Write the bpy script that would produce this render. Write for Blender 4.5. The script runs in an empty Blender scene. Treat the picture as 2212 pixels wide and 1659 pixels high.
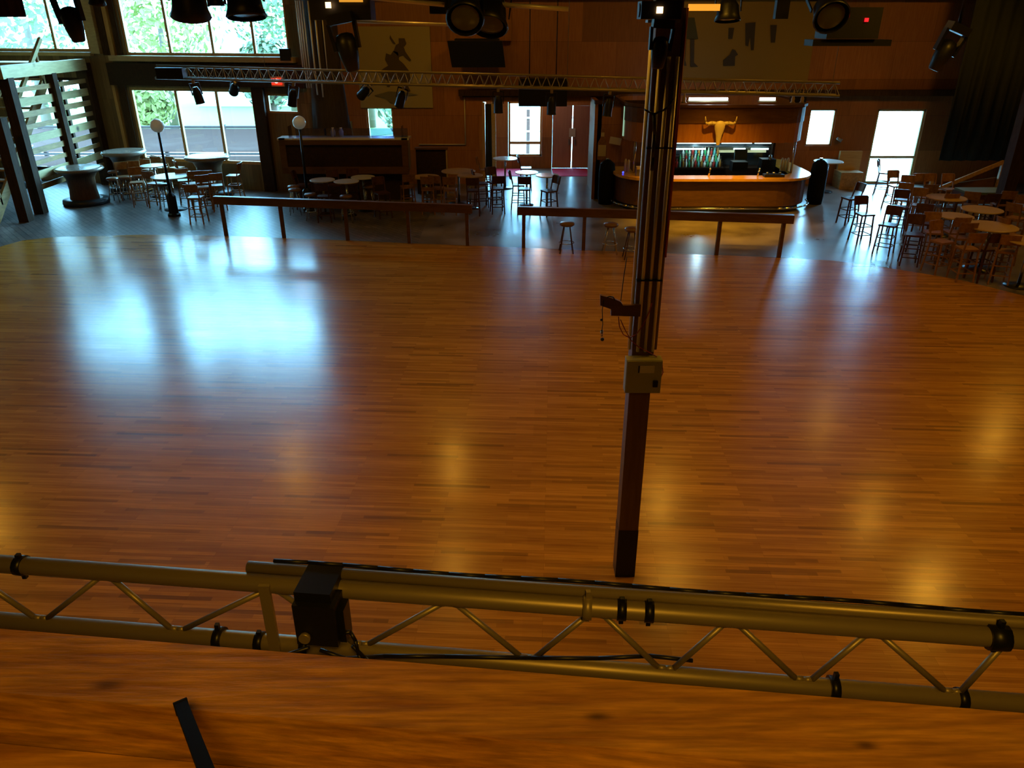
import bpy, math, random
from mathutils import Vector, Matrix
random.seed(7)
R = math.radians
SC = bpy.context.scene
COL = SC.collection
# ------------------------------------------------------------------ camera
CH, TH, FPX, W, HH = 5.5, R(25.5), 1640.0, 2212, 1659
cam_d = bpy.data.cameras.new('camera'); cam = bpy.data.objects.new('camera', cam_d); COL.objects.link(cam)
cam.location = (0, 0, CH); cam.rotation_euler = (R(90) - TH, 0, 0)
cam_d.sensor_width = 36.0; cam_d.lens = 36.0 * FPX / W; cam_d.clip_start = 0.05; cam_d.clip_end = 300
SC.camera = cam
SC.view_settings.view_transform = 'Standard'; SC.view_settings.look = 'None'
SC.view_settings.gamma = 1.0; SC.view_settings.exposure = 0.0
SC.view_settings.use_curve_mapping = False
SC.cycles.use_denoising = True
SC.cycles.max_bounces = 8; SC.cycles.diffuse_bounces = 3; SC.cycles.glossy_bounces = 4
SC.cycles.transparent_max_bounces = 24
SC.cycles.sample_clamp_indirect = 6.0
# ------------------------------------------------------------------ sky
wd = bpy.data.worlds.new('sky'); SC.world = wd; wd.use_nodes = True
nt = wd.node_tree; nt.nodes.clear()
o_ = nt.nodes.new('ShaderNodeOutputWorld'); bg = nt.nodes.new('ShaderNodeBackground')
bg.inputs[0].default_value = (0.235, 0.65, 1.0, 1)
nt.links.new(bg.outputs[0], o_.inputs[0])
# sky glow added toward the right door, for its streak on the floor
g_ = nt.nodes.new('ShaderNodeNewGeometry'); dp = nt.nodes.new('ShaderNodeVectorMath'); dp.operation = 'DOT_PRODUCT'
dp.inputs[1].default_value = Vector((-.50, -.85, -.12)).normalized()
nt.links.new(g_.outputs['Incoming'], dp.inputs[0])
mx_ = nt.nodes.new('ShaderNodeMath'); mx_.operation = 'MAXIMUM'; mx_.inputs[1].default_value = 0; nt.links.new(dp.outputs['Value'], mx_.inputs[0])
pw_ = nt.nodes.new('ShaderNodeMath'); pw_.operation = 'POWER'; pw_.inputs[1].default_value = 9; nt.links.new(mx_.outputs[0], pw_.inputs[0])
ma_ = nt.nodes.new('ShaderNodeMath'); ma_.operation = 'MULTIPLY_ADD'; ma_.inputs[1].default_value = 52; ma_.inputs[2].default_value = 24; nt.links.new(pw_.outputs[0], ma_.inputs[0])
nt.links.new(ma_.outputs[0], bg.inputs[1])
# ------------------------------------------------------------------ lamps of the hall and added fill lamps (light only, fittings are built below)
WARM = (1.0, 0.49, 0.035)
# (x, y, z, power, blend angle)
HALL_AND_FILL_LAMPS = [(-14.5, 17.5, 7.55, 150), (-6.9, 20.7, 7.55, 90), (-1.86, 20.7, 7.55, 105), (4.3, 18.5, 7.55, 110), (4.0, 15.0, 7.55, 80),
              (10.2, 14.7, 7.55, 150), (10.1, 17.8, 7.55, 80), (10.9, 23.5, 7.55, 70), (16.0, 22.0, 7.55, 260), (-1.5, 15.5, 7.55, 50),
              (-10.5, 7.5, 7.55, 190), (-4.2, 7.6, 7.55, 250), (1.0, 7.8, 7.55, 290), (5.8, 7.6, 7.55, 340), (11.5, 8.0, 7.55, 300), (.5, -1.5, 7.55, 280)]  # this row is unseen fill, added to light floor and balcony timber
def spot(name, loc, power, color, size=2.6, radius=.18, target=None, blend=.6):
    d = bpy.data.lights.new(name, 'SPOT'); d.energy = power; d.color = color; d.spot_size = size
    d.spot_blend = blend; d.shadow_soft_size = radius
    o = bpy.data.objects.new(name, d); COL.objects.link(o); o.location = loc
    if target is not None:
        o.rotation_euler = (Vector(target) - Vector(loc)).to_track_quat('-Z', 'Y').to_euler()
    return o
for i, (x, y, z, p) in enumerate(HALL_AND_FILL_LAMPS):
    spot('hall_and_fill_light', (x, y, z - .22), p * 1.02, WARM, radius=.18 if y > 9 else .4)

# ------------------------------------------------------------------ helpers
def ray(px, py):
    x = (px - W / 2) / FPX; v = -(py - HH / 2) / FPX
    return Vector((x, math.cos(TH) + v * math.sin(TH), -math.sin(TH) + v * math.cos(TH)))
def G(px, py, z=0.0):
    d = ray(px, py); t = (z - CH) / d.z
    return Vector((d.x * t, d.y * t, z))
def AY(px, py, Y):
    d = ray(px, py); t = Y / d.y
    return Vector((d.x * t, Y, CH + d.z * t))
def onl(px, py, P0, P1):
    d = ray(px, py); e = Vector((P1[0] - P0[0], P1[1] - P0[1])); L = e.length; e /= L
    n = (-e.y, e.x); t = (P0[0] * n[0] + P0[1] * n[1]) / (d.x * n[0] + d.y * n[1])
    p = d * t; return ((p.x - P0[0]) * e.x + (p.y - P0[1]) * e.y, CH + p.z)

class MB:
    def __init__(s): s.v = []; s.f = []; s.sm = []
    def add(s, vs, fs, smooth=False):
        b = len(s.v); s.v += [tuple(v) for v in vs]
        for f in fs: s.f.append([b + i for i in f]); s.sm.append(smooth)
        return s
    def box(s, c, d, M=None):
        x, y, z = d[0] / 2, d[1] / 2, d[2] / 2
        vs = [Vector((a * x, b * y, e * z)) for a in (-1, 1) for b in (-1, 1) for e in (-1, 1)]
        if M is not None: vs = [M @ v for v in vs]
        c = Vector(c); vs = [v + c for v in vs]
        return s.add(vs, [(0, 1, 3, 2), (4, 6, 7, 5), (0, 4, 5, 1), (2, 3, 7, 6), (0, 2, 6, 4), (1, 5, 7, 3)])
    def beam(s, a, b, w, h, roll=0.0):
        a = Vector(a); b = Vector(b); d = b - a; L = d.length; d.normalize()
        up = Vector((0, 0, 1)) if abs(d.z) < .95 else Vector((0, 1, 0))
        x = d.cross(up).normalized(); y = x.cross(d).normalized()
        M = Matrix((x, d, y)).transposed() @ Matrix.Rotation(roll, 3, 'Y')
        return s.box((a + b) / 2, (w, L, h), M)
    def tube(s, a, b, r0, r1=None, n=10, cap=True):
        r1 = r0 if r1 is None else r1
        a = Vector(a); b = Vector(b); d = (b - a).normalized()
        up = Vector((0, 0, 1)) if abs(d.z) < .95 else Vector((1, 0, 0))
        x = d.cross(up).normalized(); y = d.cross(x)
        vs = []
        for i in range(n):
            t = 2 * math.pi * i / n; q = x * math.cos(t) + y * math.sin(t)
            vs += [a + q * r0, b + q * r1]
        s.add(vs, [(2 * i, 2 * ((i + 1) % n), 2 * ((i + 1) % n) + 1, 2 * i + 1) for i in range(n)], True)
        if cap:
            k = len(s.v) - 2 * n
            s.f.append([k + 2 * i for i in range(n)]); s.sm.append(False)
            s.f.append([k + 2 * i + 1 for i in reversed(range(n))]); s.sm.append(False)
        return s
    def path(s, pts, r, n=6):
        pts = [Vector(p) for p in pts]
        for i in range(len(pts) - 1):
            s.tube(pts[i], pts[i + 1], r, r, n)
        return s
    def lathe(s, c, prof, n=20, M=None, smooth=True, capb=True, capt=True):
        c = Vector(c); vs = []
        for r, z in prof:
            for i in range(n):
                t = 2 * math.pi * i / n; v = Vector((r * math.cos(t), r * math.sin(t), z))
                if M is not None: v = M @ v
                vs.append(v + c)
        fs = []
        for k in range(len(prof) - 1):
            for i in range(n):
                j = (i + 1) % n; fs.append((k * n + i, k * n + j, (k + 1) * n + j, (k + 1) * n + i))
        s.add(vs, fs, smooth); b = len(s.v) - len(vs)
        if capb: s.f.append([b + i for i in reversed(range(n))]); s.sm.append(False)
        if capt: s.f.append([b + (len(prof) - 1) * n + i for i in range(n)]); s.sm.append(False)
        return s
    def ball(s, c, r, n=14, sz=1.0):
        return s.lathe(c, [(r * math.sin(math.pi * k / n) + 1e-4, -r * sz * math.cos(math.pi * k / n)) for k in range(n + 1)], n * 2)
    def prism(s, poly, z0, z1, smooth=False):
        n = len(poly); vs = [(x, y, z0) for x, y in poly] + [(x, y, z1) for x, y in poly]
        s.add(vs, [(i, (i + 1) % n, n + (i + 1) % n, n + i) for i in range(n)], smooth)
        b = len(s.v) - 2 * n
        s.f.append([b + i for i in reversed(range(n))]); s.sm.append(False)
        s.f.append([b + n + i for i in range(n)]); s.sm.append(False)
        return s
    def slab(s, poly, P, ux, uz, th):
        """polygon in a vertical plane (u along ux, v along uz) with thickness th along the normal"""
        P = Vector(P); ux = Vector(ux); uz = Vector(uz); nn = ux.cross(uz).normalized() * th
        n = len(poly); vs = [P + ux * u + uz * v for u, v in poly] + [P + ux * u + uz * v + nn for u, v in poly]
        return s.add(vs, [tuple(range(n)), tuple(reversed(range(n, 2 * n)))] + [(i, (i + 1) % n, n + (i + 1) % n, n + i) for i in range(n)])
    def build(s, name, mat, parent=None):
        me = bpy.data.meshes.new(name)
        off = Vector((0, 0, 0))
        if parent is not None: off = OFF.get(parent.name, Vector((0, 0, 0)))
        me.from_pydata([(v[0] - off.x, v[1] - off.y, v[2] - off.z) for v in s.v], [], s.f)
        me.polygons.foreach_set('use_smooth', s.sm); me.materials.append(mat); me.update()
        import bmesh
        bm = bmesh.new(); bm.from_mesh(me); bmesh.ops.recalc_face_normals(bm, faces=bm.faces); bm.to_mesh(me); bm.free()
        o = bpy.data.objects.new(name, me); COL.objects.link(o)
        if parent is not None: o.parent = parent; OFF[o.name] = off
        return o
OFF = {}
def tag(o, label=None, cat=None, group=None, kind=None):
    if label: o['label'] = label
    if cat: o['category'] = cat
    if group: o['group'] = group
    if kind: o['kind'] = kind
    return o
def thing(name, loc, label=None, cat=None, group=None, kind=None):
    """Empty at the base; parts are built in world coordinates"""
    o = bpy.data.objects.new(name, None); COL.objects.link(o); o.location = loc; o.empty_display_size = .1
    OFF[o.name] = Vector(loc)
    return tag(o, label, cat, group, kind)
CHILD = {}
def copy_tree(o, parent=None):
    c = o.copy(); COL.objects.link(c); c.parent = parent
    for ch in o.children: copy_tree(ch, c)
    return c
class Kind:
    """builds once, hands out the first then copies"""
    def __init__(s, maker): s.maker = maker; s.first = None; s.used = False
    def place(s, loc, rz, label, group=None, scale=1.0):
        if s.first is None: s.first = s.maker(); o = s.first
        else: o = copy_tree(s.first)
        o.location = loc; o.rotation_euler = (0, 0, rz); o.scale = (scale,) * 3
        o['label'] = label
        if group: o['group'] = group
        return o

# ------------------------------------------------------------------ materials
def mat(name, col, rough=.5, metal=0.0, spec=.5, emit=None, estr=0.0, coat=0.0):
    m = bpy.data.materials.new(name); m.use_nodes = True; b = m.node_tree.nodes['Principled BSDF']
    b.inputs['Base Color'].default_value = (*col, 1); b.inputs['Roughness'].default_value = rough
    b.inputs['Metallic'].default_value = metal; b.inputs['Specular IOR Level'].default_value = spec
    b.inputs['Coat Weight'].default_value = coat
    if emit: b.inputs['Emission Color'].default_value = (*emit, 1); b.inputs['Emission Strength'].default_value = estr
    # a little procedural wear
    t = m.node_tree; n = t.nodes.new('ShaderNodeTexNoise'); n.inputs['Scale'].default_value = 9.0; n.inputs['Detail'].default_value = 3
    tc = t.nodes.new('ShaderNodeTexCoord'); t.links.new(tc.outputs['Object'], n.inputs['Vector'])
    mr = t.nodes.new('ShaderNodeMapRange'); mr.inputs[3].default_value = max(0, rough - .06); mr.inputs[4].default_value = min(1, rough + .06)
    t.links.new(n.outputs['Fac'], mr.inputs[0]); t.links.new(mr.outputs[0], b.inputs['Roughness'])
    return m
def woodm(name, c1, c2, rough=.5, grain=(1, 1, 12), plank=None, spec=.4, knots=0.0, bumpy=0.0):
    """grain: noise scale per axis; plank=(axis, width, length, rot) for boards"""
    m = bpy.data.materials.new(name); m.use_nodes = True; t = m.node_tree; b = t.nodes['Principled BSDF']
    N = t.nodes.new; L = t.links.new
    tc = N('ShaderNodeTexCoord'); mp = N('ShaderNodeMapping'); mp.inputs['Scale'].default_value = grain
    L(tc.outputs['Object'], mp.inputs['Vector'])
    n1 = N('ShaderNodeTexNoise'); n1.inputs['Scale'].default_value = 3.0; n1.inputs['Detail'].default_value = 6; n1.inputs['Roughness'].default_value = .65
    L(mp.outputs[0], n1.inputs['Vector'])
    rp = N('ShaderNodeValToRGB'); rp.color_ramp.elements[0].position = .32; rp.color_ramp.elements[1].position = .72
    rp.color_ramp.elements[0].color = (*c2, 1); rp.color_ramp.elements[1].color = (*c1, 1)
    L(n1.outputs['Fac'], rp.inputs[0]); out = rp.outputs[0]
    if plank:
        axis, wd_, ln, rot = plank
        m2 = N('ShaderNodeMapping'); m2.inputs['Rotation'].default_value = rot
        L(tc.outputs['Object'], m2.inputs['Vector'])
        br = N('ShaderNodeTexBrick'); br.inputs['Scale'].default_value = 1.0
        br.inputs['Brick Width'].default_value = ln; br.inputs['Row Height'].default_value = wd_
        br.inputs['Mortar Size'].default_value = .004; br.inputs['Mortar Smooth'].default_value = .2
        br.inputs['Color1'].default_value = (.62, .62, .62, 1); br.inputs['Color2'].default_value = (1.15, 1.15, 1.15, 1)
        br.inputs['Mortar'].default_value = (.25, .25, .25, 1); br.offset = .5
        L(m2.outputs[0], br.inputs['Vector'])
        mx = N('ShaderNodeMix'); mx.data_type = 'RGBA'; mx.blend_type = 'MULTIPLY'; mx.inputs['Factor'].default_value = 1.0
        L(out, mx.inputs[6]); L(br.outputs['Color'], mx.inputs[7]); out = mx.outputs[2]
    if knots:
        vo = N('ShaderNodeTexVoronoi'); vo.inputs['Scale'].default_value = knots
        L(tc.outputs['Object'], vo.inputs['Vector'])
        kr = N('ShaderNodeMapRange'); kr.inputs[1].default_value = .04; kr.inputs[2].default_value = .16; kr.inputs[3].default_value = .12
        L(vo.outputs['Distance'], kr.inputs[0])
        mx = N('ShaderNodeMix'); mx.data_type = 'RGBA'; mx.blend_type = 'MULTIPLY'; mx.inputs['Factor'].default_value = 1.0
        L(out, mx.inputs[6]); L(kr.outputs[0], mx.inputs[7]); out = mx.outputs[2]
    L(out, b.inputs['Base Color']); b.inputs['Roughness'].default_value = rough; b.inputs['Specular IOR Level'].default_value = spec
    if bumpy:
        bp = N('ShaderNodeBump'); bp.inputs['Strength'].default_value = bumpy; bp.inputs['Distance'].default_value = .01
        L(n1.outputs['Fac'], bp.inputs['Height']); L(bp.outputs[0], b.inputs['Normal'])
    return m
def glassm(name, tint=(1, 1, 1), refl=.06):
    m = bpy.data.materials.new(name); m.use_nodes = True; t = m.node_tree; t.nodes.clear(); N = t.nodes.new; L = t.links.new
    o = N('ShaderNodeOutputMaterial'); mx = N('ShaderNodeMixShader'); tr = N('ShaderNodeBsdfTransparent'); gl = N('ShaderNodeBsdfGlossy')
    tr.inputs[0].default_value = (*tint, 1); gl.inputs['Roughness'].default_value = .02
    fr = N('ShaderNodeLayerWeight'); fr.inputs['Blend'].default_value = .15
    ad = N('ShaderNodeMath'); ad.operation = 'MULTIPLY_ADD'; ad.inputs[1].default_value = .6; ad.inputs[2].default_value = refl
    L(fr.outputs['Fresnel'], ad.inputs[0]); L(ad.outputs[0], mx.inputs[0]); L(tr.outputs[0], mx.inputs[1]); L(gl.outputs[0], mx.inputs[2]); L(mx.outputs[0], o.inputs[0])
    return m

def dance_floor_mat():
    m = bpy.data.materials.new('dance_floor_boards'); m.use_nodes = True; t = m.node_tree; b = t.nodes['Principled BSDF']
    N = t.nodes.new; L = t.links.new
    tc = N('ShaderNodeTexCoord'); mp = N('ShaderNodeMapping'); mp.inputs['Rotation'].default_value = (0, 0, R(3.0))
    L(tc.outputs['Object'], mp.inputs['Vector'])
    def brick(w, l, c1, c2, mo, off, loc):
        m2 = N('ShaderNodeMapping'); m2.inputs['Location'].default_value = loc; L(mp.outputs[0], m2.inputs['Vector'])
        br = N('ShaderNodeTexBrick'); br.inputs['Scale'].default_value = 1.0
        br.inputs['Brick Width'].default_value = l; br.inputs['Row Height'].default_value = w
        br.inputs['Mortar Size'].default_value = mo; br.inputs['Mortar Smooth'].default_value = .3
        br.inputs['Color1'].default_value = (*c1, 1); br.inputs['Color2'].default_value = (*c2, 1); br.inputs['Mortar'].default_value = (.45, .4, .35, 1)
        br.offset = off; br.offset_frequency = 3; L(m2.outputs[0], br.inputs['Vector']); return br
    b1 = brick(.057, 1.25, (.74, .70, .66), (1.10, 1.1, 1.08), .0010, .37, (0, 0, 0))
    b2 = brick(.171, 3.1, (.90, .87, .84), (1.07, 1.07, 1.07), .0, .61, (3.3, .7, 0))
    ms = N('ShaderNodeMapping'); ms.inputs['Scale'].default_value = (.8, 22, 1); L(mp.outputs[0], ms.inputs['Vector'])
    n = N('ShaderNodeTexNoise'); n.inputs['Scale'].default_value = 2.2; n.inputs['Detail'].default_value = 5; L(ms.outputs[0], n.inputs['Vector'])
    rp = N('ShaderNodeValToRGB'); rp.color_ramp.elements[0].position = .3; rp.color_ramp.elements[1].position = .75
    rp.color_ramp.elements[0].color = (.38, .165, .020, 1); rp.color_ramp.elements[1].color = (.57, .285, .042, 1)
    L(n.outputs['Fac'], rp.inputs[0]); out = rp.outputs[0]
    for q in (b1, b2):
        mx = N('ShaderNodeMix'); mx.data_type = 'RGBA'; mx.blend_type = 'MULTIPLY'; mx.inputs['Factor'].default_value = 1
        L(out, mx.inputs[6]); L(q.outputs['Color'], mx.inputs[7]); out = mx.outputs[2]
    wn = N('ShaderNodeTexWhiteNoise'); wn.noise_dimensions = '2D'
    sx = N('ShaderNodeSeparateXYZ'); L(mp.outputs[0], sx.inputs[0])
    fy = N('ShaderNodeMath'); fy.operation = 'DIVIDE'; fy.inputs[1].default_value = .057; L(sx.outputs[1], fy.inputs[0]); fy2 = N('ShaderNodeMath'); fy2.operation = 'FLOOR'; L(fy.outputs[0], fy2.inputs[0])
    so = N('ShaderNodeMath'); so.operation = 'MULTIPLY_ADD'; so.inputs[1].default_value = .731; L(fy2.outputs[0], so.inputs[0]); L(sx.outputs[0], so.inputs[2])
    fx = N('ShaderNodeMath'); fx.operation = 'FLOOR'; L(so.outputs[0], fx.inputs[0]); cb_ = N('ShaderNodeCombineXYZ'); L(fx.outputs[0], cb_.inputs[0]); L(fy2.outputs[0], cb_.inputs[1]); L(cb_.outputs[0], wn.inputs['Vector'])
    dk = N('ShaderNodeMapRange'); dk.inputs[1].default_value = .0; dk.inputs[2].default_value = .16; dk.inputs[3].default_value = .62; dk.inputs[4].default_value = 1.0; L(wn.outputs['Value'], dk.inputs[0])
    mx = N('ShaderNodeMix'); mx.data_type = 'RGBA'; mx.blend_type = 'MULTIPLY'; mx.inputs['Factor'].default_value = 1; L(out, mx.inputs[6]); L(dk.outputs[0], mx.inputs[7]); out = mx.outputs[2]
    L(out, b.inputs['Base Color'])
    n2 = N('ShaderNodeTexNoise'); n2.inputs['Scale'].default_value = .7; n2.inputs['Detail'].default_value = 4
    m3 = N('ShaderNodeMapping'); m3.inputs['Scale'].default_value = (.5, 3, 1); L(mp.outputs[0], m3.inputs['Vector']); L(m3.outputs[0], n2.inputs['Vector'])
    mr = N('ShaderNodeMapRange'); mr.inputs[3].default_value = .17; mr.inputs[4].default_value = .26
    L(n2.outputs['Fac'], mr.inputs[0]); L(mr.outputs[0], b.inputs['Roughness'])
    b.inputs['Specular IOR Level'].default_value = .68
    bp = N('ShaderNodeBump'); bp.inputs['Strength'].default_value = .05; bp.inputs['Distance'].default_value = .004
    L(n.outputs['Fac'], bp.inputs['Height']); L(bp.outputs[0], b.inputs['Normal'])
    return m
def paver_mat():
    m = bpy.data.materials.new('brick_paver_floor'); m.use_nodes = True; t = m.node_tree; b = t.nodes['Principled BSDF']
    N = t.nodes.new; L = t.links.new
    tc = N('ShaderNodeTexCoord'); mp = N('ShaderNodeMapping'); mp.inputs['Rotation'].default_value = (0, 0, R(48)); L(tc.outputs['Object'], mp.inputs['Vector'])
    br = N('ShaderNodeTexBrick'); br.inputs['Scale'].default_value = 1; br.inputs['Brick Width'].default_value = .30; br.inputs['Row Height'].default_value = .15
    br.inputs['Mortar Size'].default_value = .012; br.inputs['Color1'].default_value = (.10, .085, .075, 1); br.inputs['Color2'].default_value = (.17, .14, .12, 1)
    br.inputs['Mortar'].default_value = (.035, .03, .028, 1); L(mp.outputs[0], br.inputs['Vector']); L(br.outputs['Color'], b.inputs['Base Color'])
    bp = N('ShaderNodeBump'); bp.inputs['Strength'].default_value = .35; bp.inputs['Distance'].default_value = .004
    L(br.outputs['Fac'], bp.inputs['Height']); bp.invert = True; L(bp.outputs[0], b.inputs['Normal'])
    b.inputs['Roughness'].default_value = .34
    return m
def vinyl_mat():
    m = bpy.data.materials.new('worn_smooth_floor'); m.use_nodes = True; t = m.node_tree; b = t.nodes['Principled BSDF']
    N = t.nodes.new; L = t.links.new
    tc = N('ShaderNodeTexCoord')
    n = N('ShaderNodeTexNoise'); n.inputs['Scale'].default_value = .9; n.inputs['Detail'].default_value = 7; L(tc.outputs['Object'], n.inputs['Vector'])
    rp = N('ShaderNodeValToRGB'); rp.color_ramp.elements[0].position = .35; rp.color_ramp.elements[1].position = .68
    rp.color_ramp.elements[0].color = (.10, .082, .07, 1); rp.color_ramp.elements[1].color = (.24, .20, .17, 1)
    L(n.outputs['Fac'], rp.inputs[0]); L(rp.outputs[0], b.inputs['Base Color'])
    mr = N('ShaderNodeMapRange'); mr.inputs[3].default_value = .2; mr.inputs[4].default_value = .42
    L(n.outputs['Fac'], mr.inputs[0]); L(mr.outputs[0], b.inputs['Roughness'])
    return m

M = dict(
    dance=dance_floor_mat(), paver=paver_mat(), vinyl=vinyl_mat(),
    wall=woodm('plywood_wall', (.42, .17, .045), (.29, .105, .027), .55, (7, 7, .5), plank=('z', 1.22, 2.44, (R(90), 0, 0))),
    wall_left=woodm('rough_board_wall', (.26, .16, .055), (.15, .08, .028), .6, (9, 9, .4), plank=('z', 3.0, .30, (R(90), 0, 0))),
    beam=woodm('dark_timber', (.075, .04, .02), (.035, .018, .01), .8, (5, 5, 1), spec=.12),
    darkwood=woodm('dark_stained_wood', (.045, .021, .010), (.024, .011, .006), .6, (3, 3, 3), spec=.2),
    trim=woodm('golden_wood_trim', (.55, .30, .08), (.40, .20, .05), .5, (5, 5, .6)),
    sill=woodm('sill_wood', (.50, .36, .16), (.38, .25, .10), .4, (.6, 5, 5)),
    cream=woodm('pale_sawn_timber', (.60, .46, .20), (.44, .32, .13), .6, (5, .8, 5), knots=1.2),
    slat=woodm('sawn_slat', (.50, .29, .09), (.26, .14, .045), .6, (5, .8, 5)),
    rail=woodm('railing_wood', (.15, .068, .020), (.09, .038, .011), .4, (.8, 4, 4)),
    timber=woodm('balcony_timber', (.62, .31, .05), (.30, .125, .018), .42, (1.2, 14, 14), knots=1.35, bumpy=.25),
    column=woodm('column_wood', (.17, .085, .028), (.11, .052, .018), .45, (6, 6, .5)),
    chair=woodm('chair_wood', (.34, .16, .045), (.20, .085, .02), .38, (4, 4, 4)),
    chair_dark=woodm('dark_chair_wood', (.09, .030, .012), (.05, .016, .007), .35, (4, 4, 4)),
    seatpad=mat('brown_vinyl_seat', (.16, .08, .035), .33),
    top_white=mat('white_laminate', (.62, .60, .54), .22),
    top_tan=woodm('tan_laminate_top', (.50, .34, .18), (.42, .27, .13), .28, (2, 2, 2)),
    bartop=woodm('varnished_bar_top', (.80, .42, .06), (.62, .30, .04), .2, (1, 6, 6)),
    barply=woodm('bar_plywood', (.42, .17, .03), (.30, .11, .018), .45, (5, 5, .5)),
    chrome=mat('chrome_tube', (.55, .53, .50), .22, 1.0),
    alu=mat('truss_aluminium', (.30, .25, .15), .42, .45),
    conduit=mat('grey_conduit', (.74, .68, .56), .45, .4),
    black=mat('black_plastic', (.008, .008, .009), .42), matt_black=mat('matt_black', (.006, .006, .006), .85, spec=.12),
    blackm=mat('black_metal', (.010, .010, .012), .38, .3),
    greybox=mat('grey_enamel', (.30, .28, .15), .5),
    paper=mat('pale_paper', (.55, .50, .42), .7),
    redwire=mat('red_wire', (.30, .03, .02), .45),
    globe=mat('opal_globe', (.75, .74, .66), .25, emit=(.8, .9, .75), estr=.05),
    bark=woodm('log_bark', (.05, .032, .018), (.022, .014, .009), .7, (7, 7, .6), bumpy=.6),
    stump=woodm('varnished_log', (.12, .058, .024), (.06, .028, .012), .32, (5, 5, 1)),
    canvas=mat('painted_canvas', (.40, .32, .13), .7),
    canvas_brown=mat('brown_paint', (.085, .052, .016), .7),
    canvas_grey=mat('grey_paint', (.17, .15, .075), .7),
    mural=mat('mustard_mural_paint', (.26, .165, .02), .6),
    mural_dark=mat('dark_mural_paint', (.035, .025, .012), .6),
    mural_green=mat('green_mural_paint', (.04, .045, .014), .6),
    curtain=mat('black_drape', (.012, .015, .014), .85),
    carpet=mat('crimson_carpet', (.50, .02, .075), .85),
    door=woodm('maroon_door', (.40, .20, .14), (.33, .16, .11), .45, (4, 4, .5)),
    glass=glassm('window_glass'), plexi=glassm('clear_acrylic_screen', (.55, .62, .85), .16),
    redled=mat('red_led', (.6, .01, .01), .4, emit=(1, .01, .015), estr=2.2),
    red=mat('red_exit_lens', (.6, .01, .005), .4, emit=(1, .03, .01), estr=1.6),
    redhot=mat('red_lamp_core', (.8, .1, .05), .4, emit=(1, .30, .2), estr=9),
    tube=mat('fluorescent_tube', (.9, .9, .9), .4, emit=(.86, .92, 1.0), estr=11),
    cooltube=mat('cool_display_tube', (.9, .9, .9), .4, emit=(.55, .90, 1.0), estr=3.5),
    warmbulb=mat('warm_bulb', (.9, .7, .4), .4, emit=(1, .55, .22), estr=5),
    amber=mat('amber_panel', (.7, .35, .05), .5, emit=(1, .42, .04), estr=.75),
    bulbhot=mat('hall_and_fill_lens', (.9, .7, .4), .4, emit=(1, .42, .06), estr=30),
    horn=mat('bone', (.58, .46, .24), .5),
    blue=mat('blue_led', (.02, .02, .8), .4, emit=(.03, .05, 1), estr=4),
    greenfelt=mat('green_felt', (.10, .15, .09), .85),
    steel=mat('stainless_panel', (.30, .30, .30), .3, .8),
    leaf=mat('leaf_green', (.24, .25, .06), .6), leaf2=mat('leaf_teal', (.15, .19, .09), .6),
    trunk=mat('tree_trunk', (.14, .10, .07), .8),
    pave=mat('outdoor_paving', (.70, .66, .60), .8), grass=mat('lawn', (.14, .2, .03), .8),
    fence=mat('weathered_fence', (.11, .050, .040), .7), fence_dark=mat('weathered_rail', (.045, .022, .018), .7),
    extwhite=mat('white_render_wall', (.75, .75, .75), .7),
)

# ------------------------------------------------------------------ setting
CEIL = 8.3
W1A, W1B = (-21.0, 30.35), (-6.6, 27.307)       # back wall on the left, slightly turned
YB = 29.0                                       # back wall, middle and right
def wall(name, P0, P1, z0, z1, th, m, holes=()):
    e = Vector((P1[0] - P0[0], P1[1] - P0[1], 0)); L = e.length; e.normalize(); n = Vector((-e.y, e.x, 0))
    us = sorted({0, L, *[h[0] for h in holes], *[h[1] for h in holes]}); zs = sorted({z0, z1, *[h[2] for h in holes], *[h[3] for h in holes]})
    mb = MB(); Mx = Matrix((e, n, Vector((0, 0, 1)))).transposed()
    for i in range(len(us) - 1):
        run = None
        for j in range(len(zs) - 1):
            uc, zc = (us[i] + us[i + 1]) / 2, (zs[j] + zs[j + 1]) / 2
            solid = not any(h[0] < uc < h[1] and h[2] < zc < h[3] for h in holes)
            if solid:
                if run is None: run = zs[j]
            if (not solid or j == len(zs) - 2) and run is not None:
                top = zs[j] if not solid else zs[j + 1]
                c = Vector((P0[0], P0[1], 0)) + e * uc + n * (th / 2) + Vector((0, 0, (run + top) / 2))
                mb.box(c, (us[i + 1] - us[i], th, top - run), Mx); run = None
    o = mb.build(name, m); o['kind'] = 'structure'; return o
def hole(P0, P1, x0, x1, y0, y1, ym=None):
    """pixel span -> hole on the plane; heights read at the middle"""
    ym = ym or (y0 + y1) / 2; xm = (x0 + x1) / 2
    return [onl(x0, ym, P0, P1)[0], onl(x1, ym, P0, P1)[0], onl(xm, y1, P0, P1)[1], onl(xm, y0, P0, P1)[1]]
WINN = [0]
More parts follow.
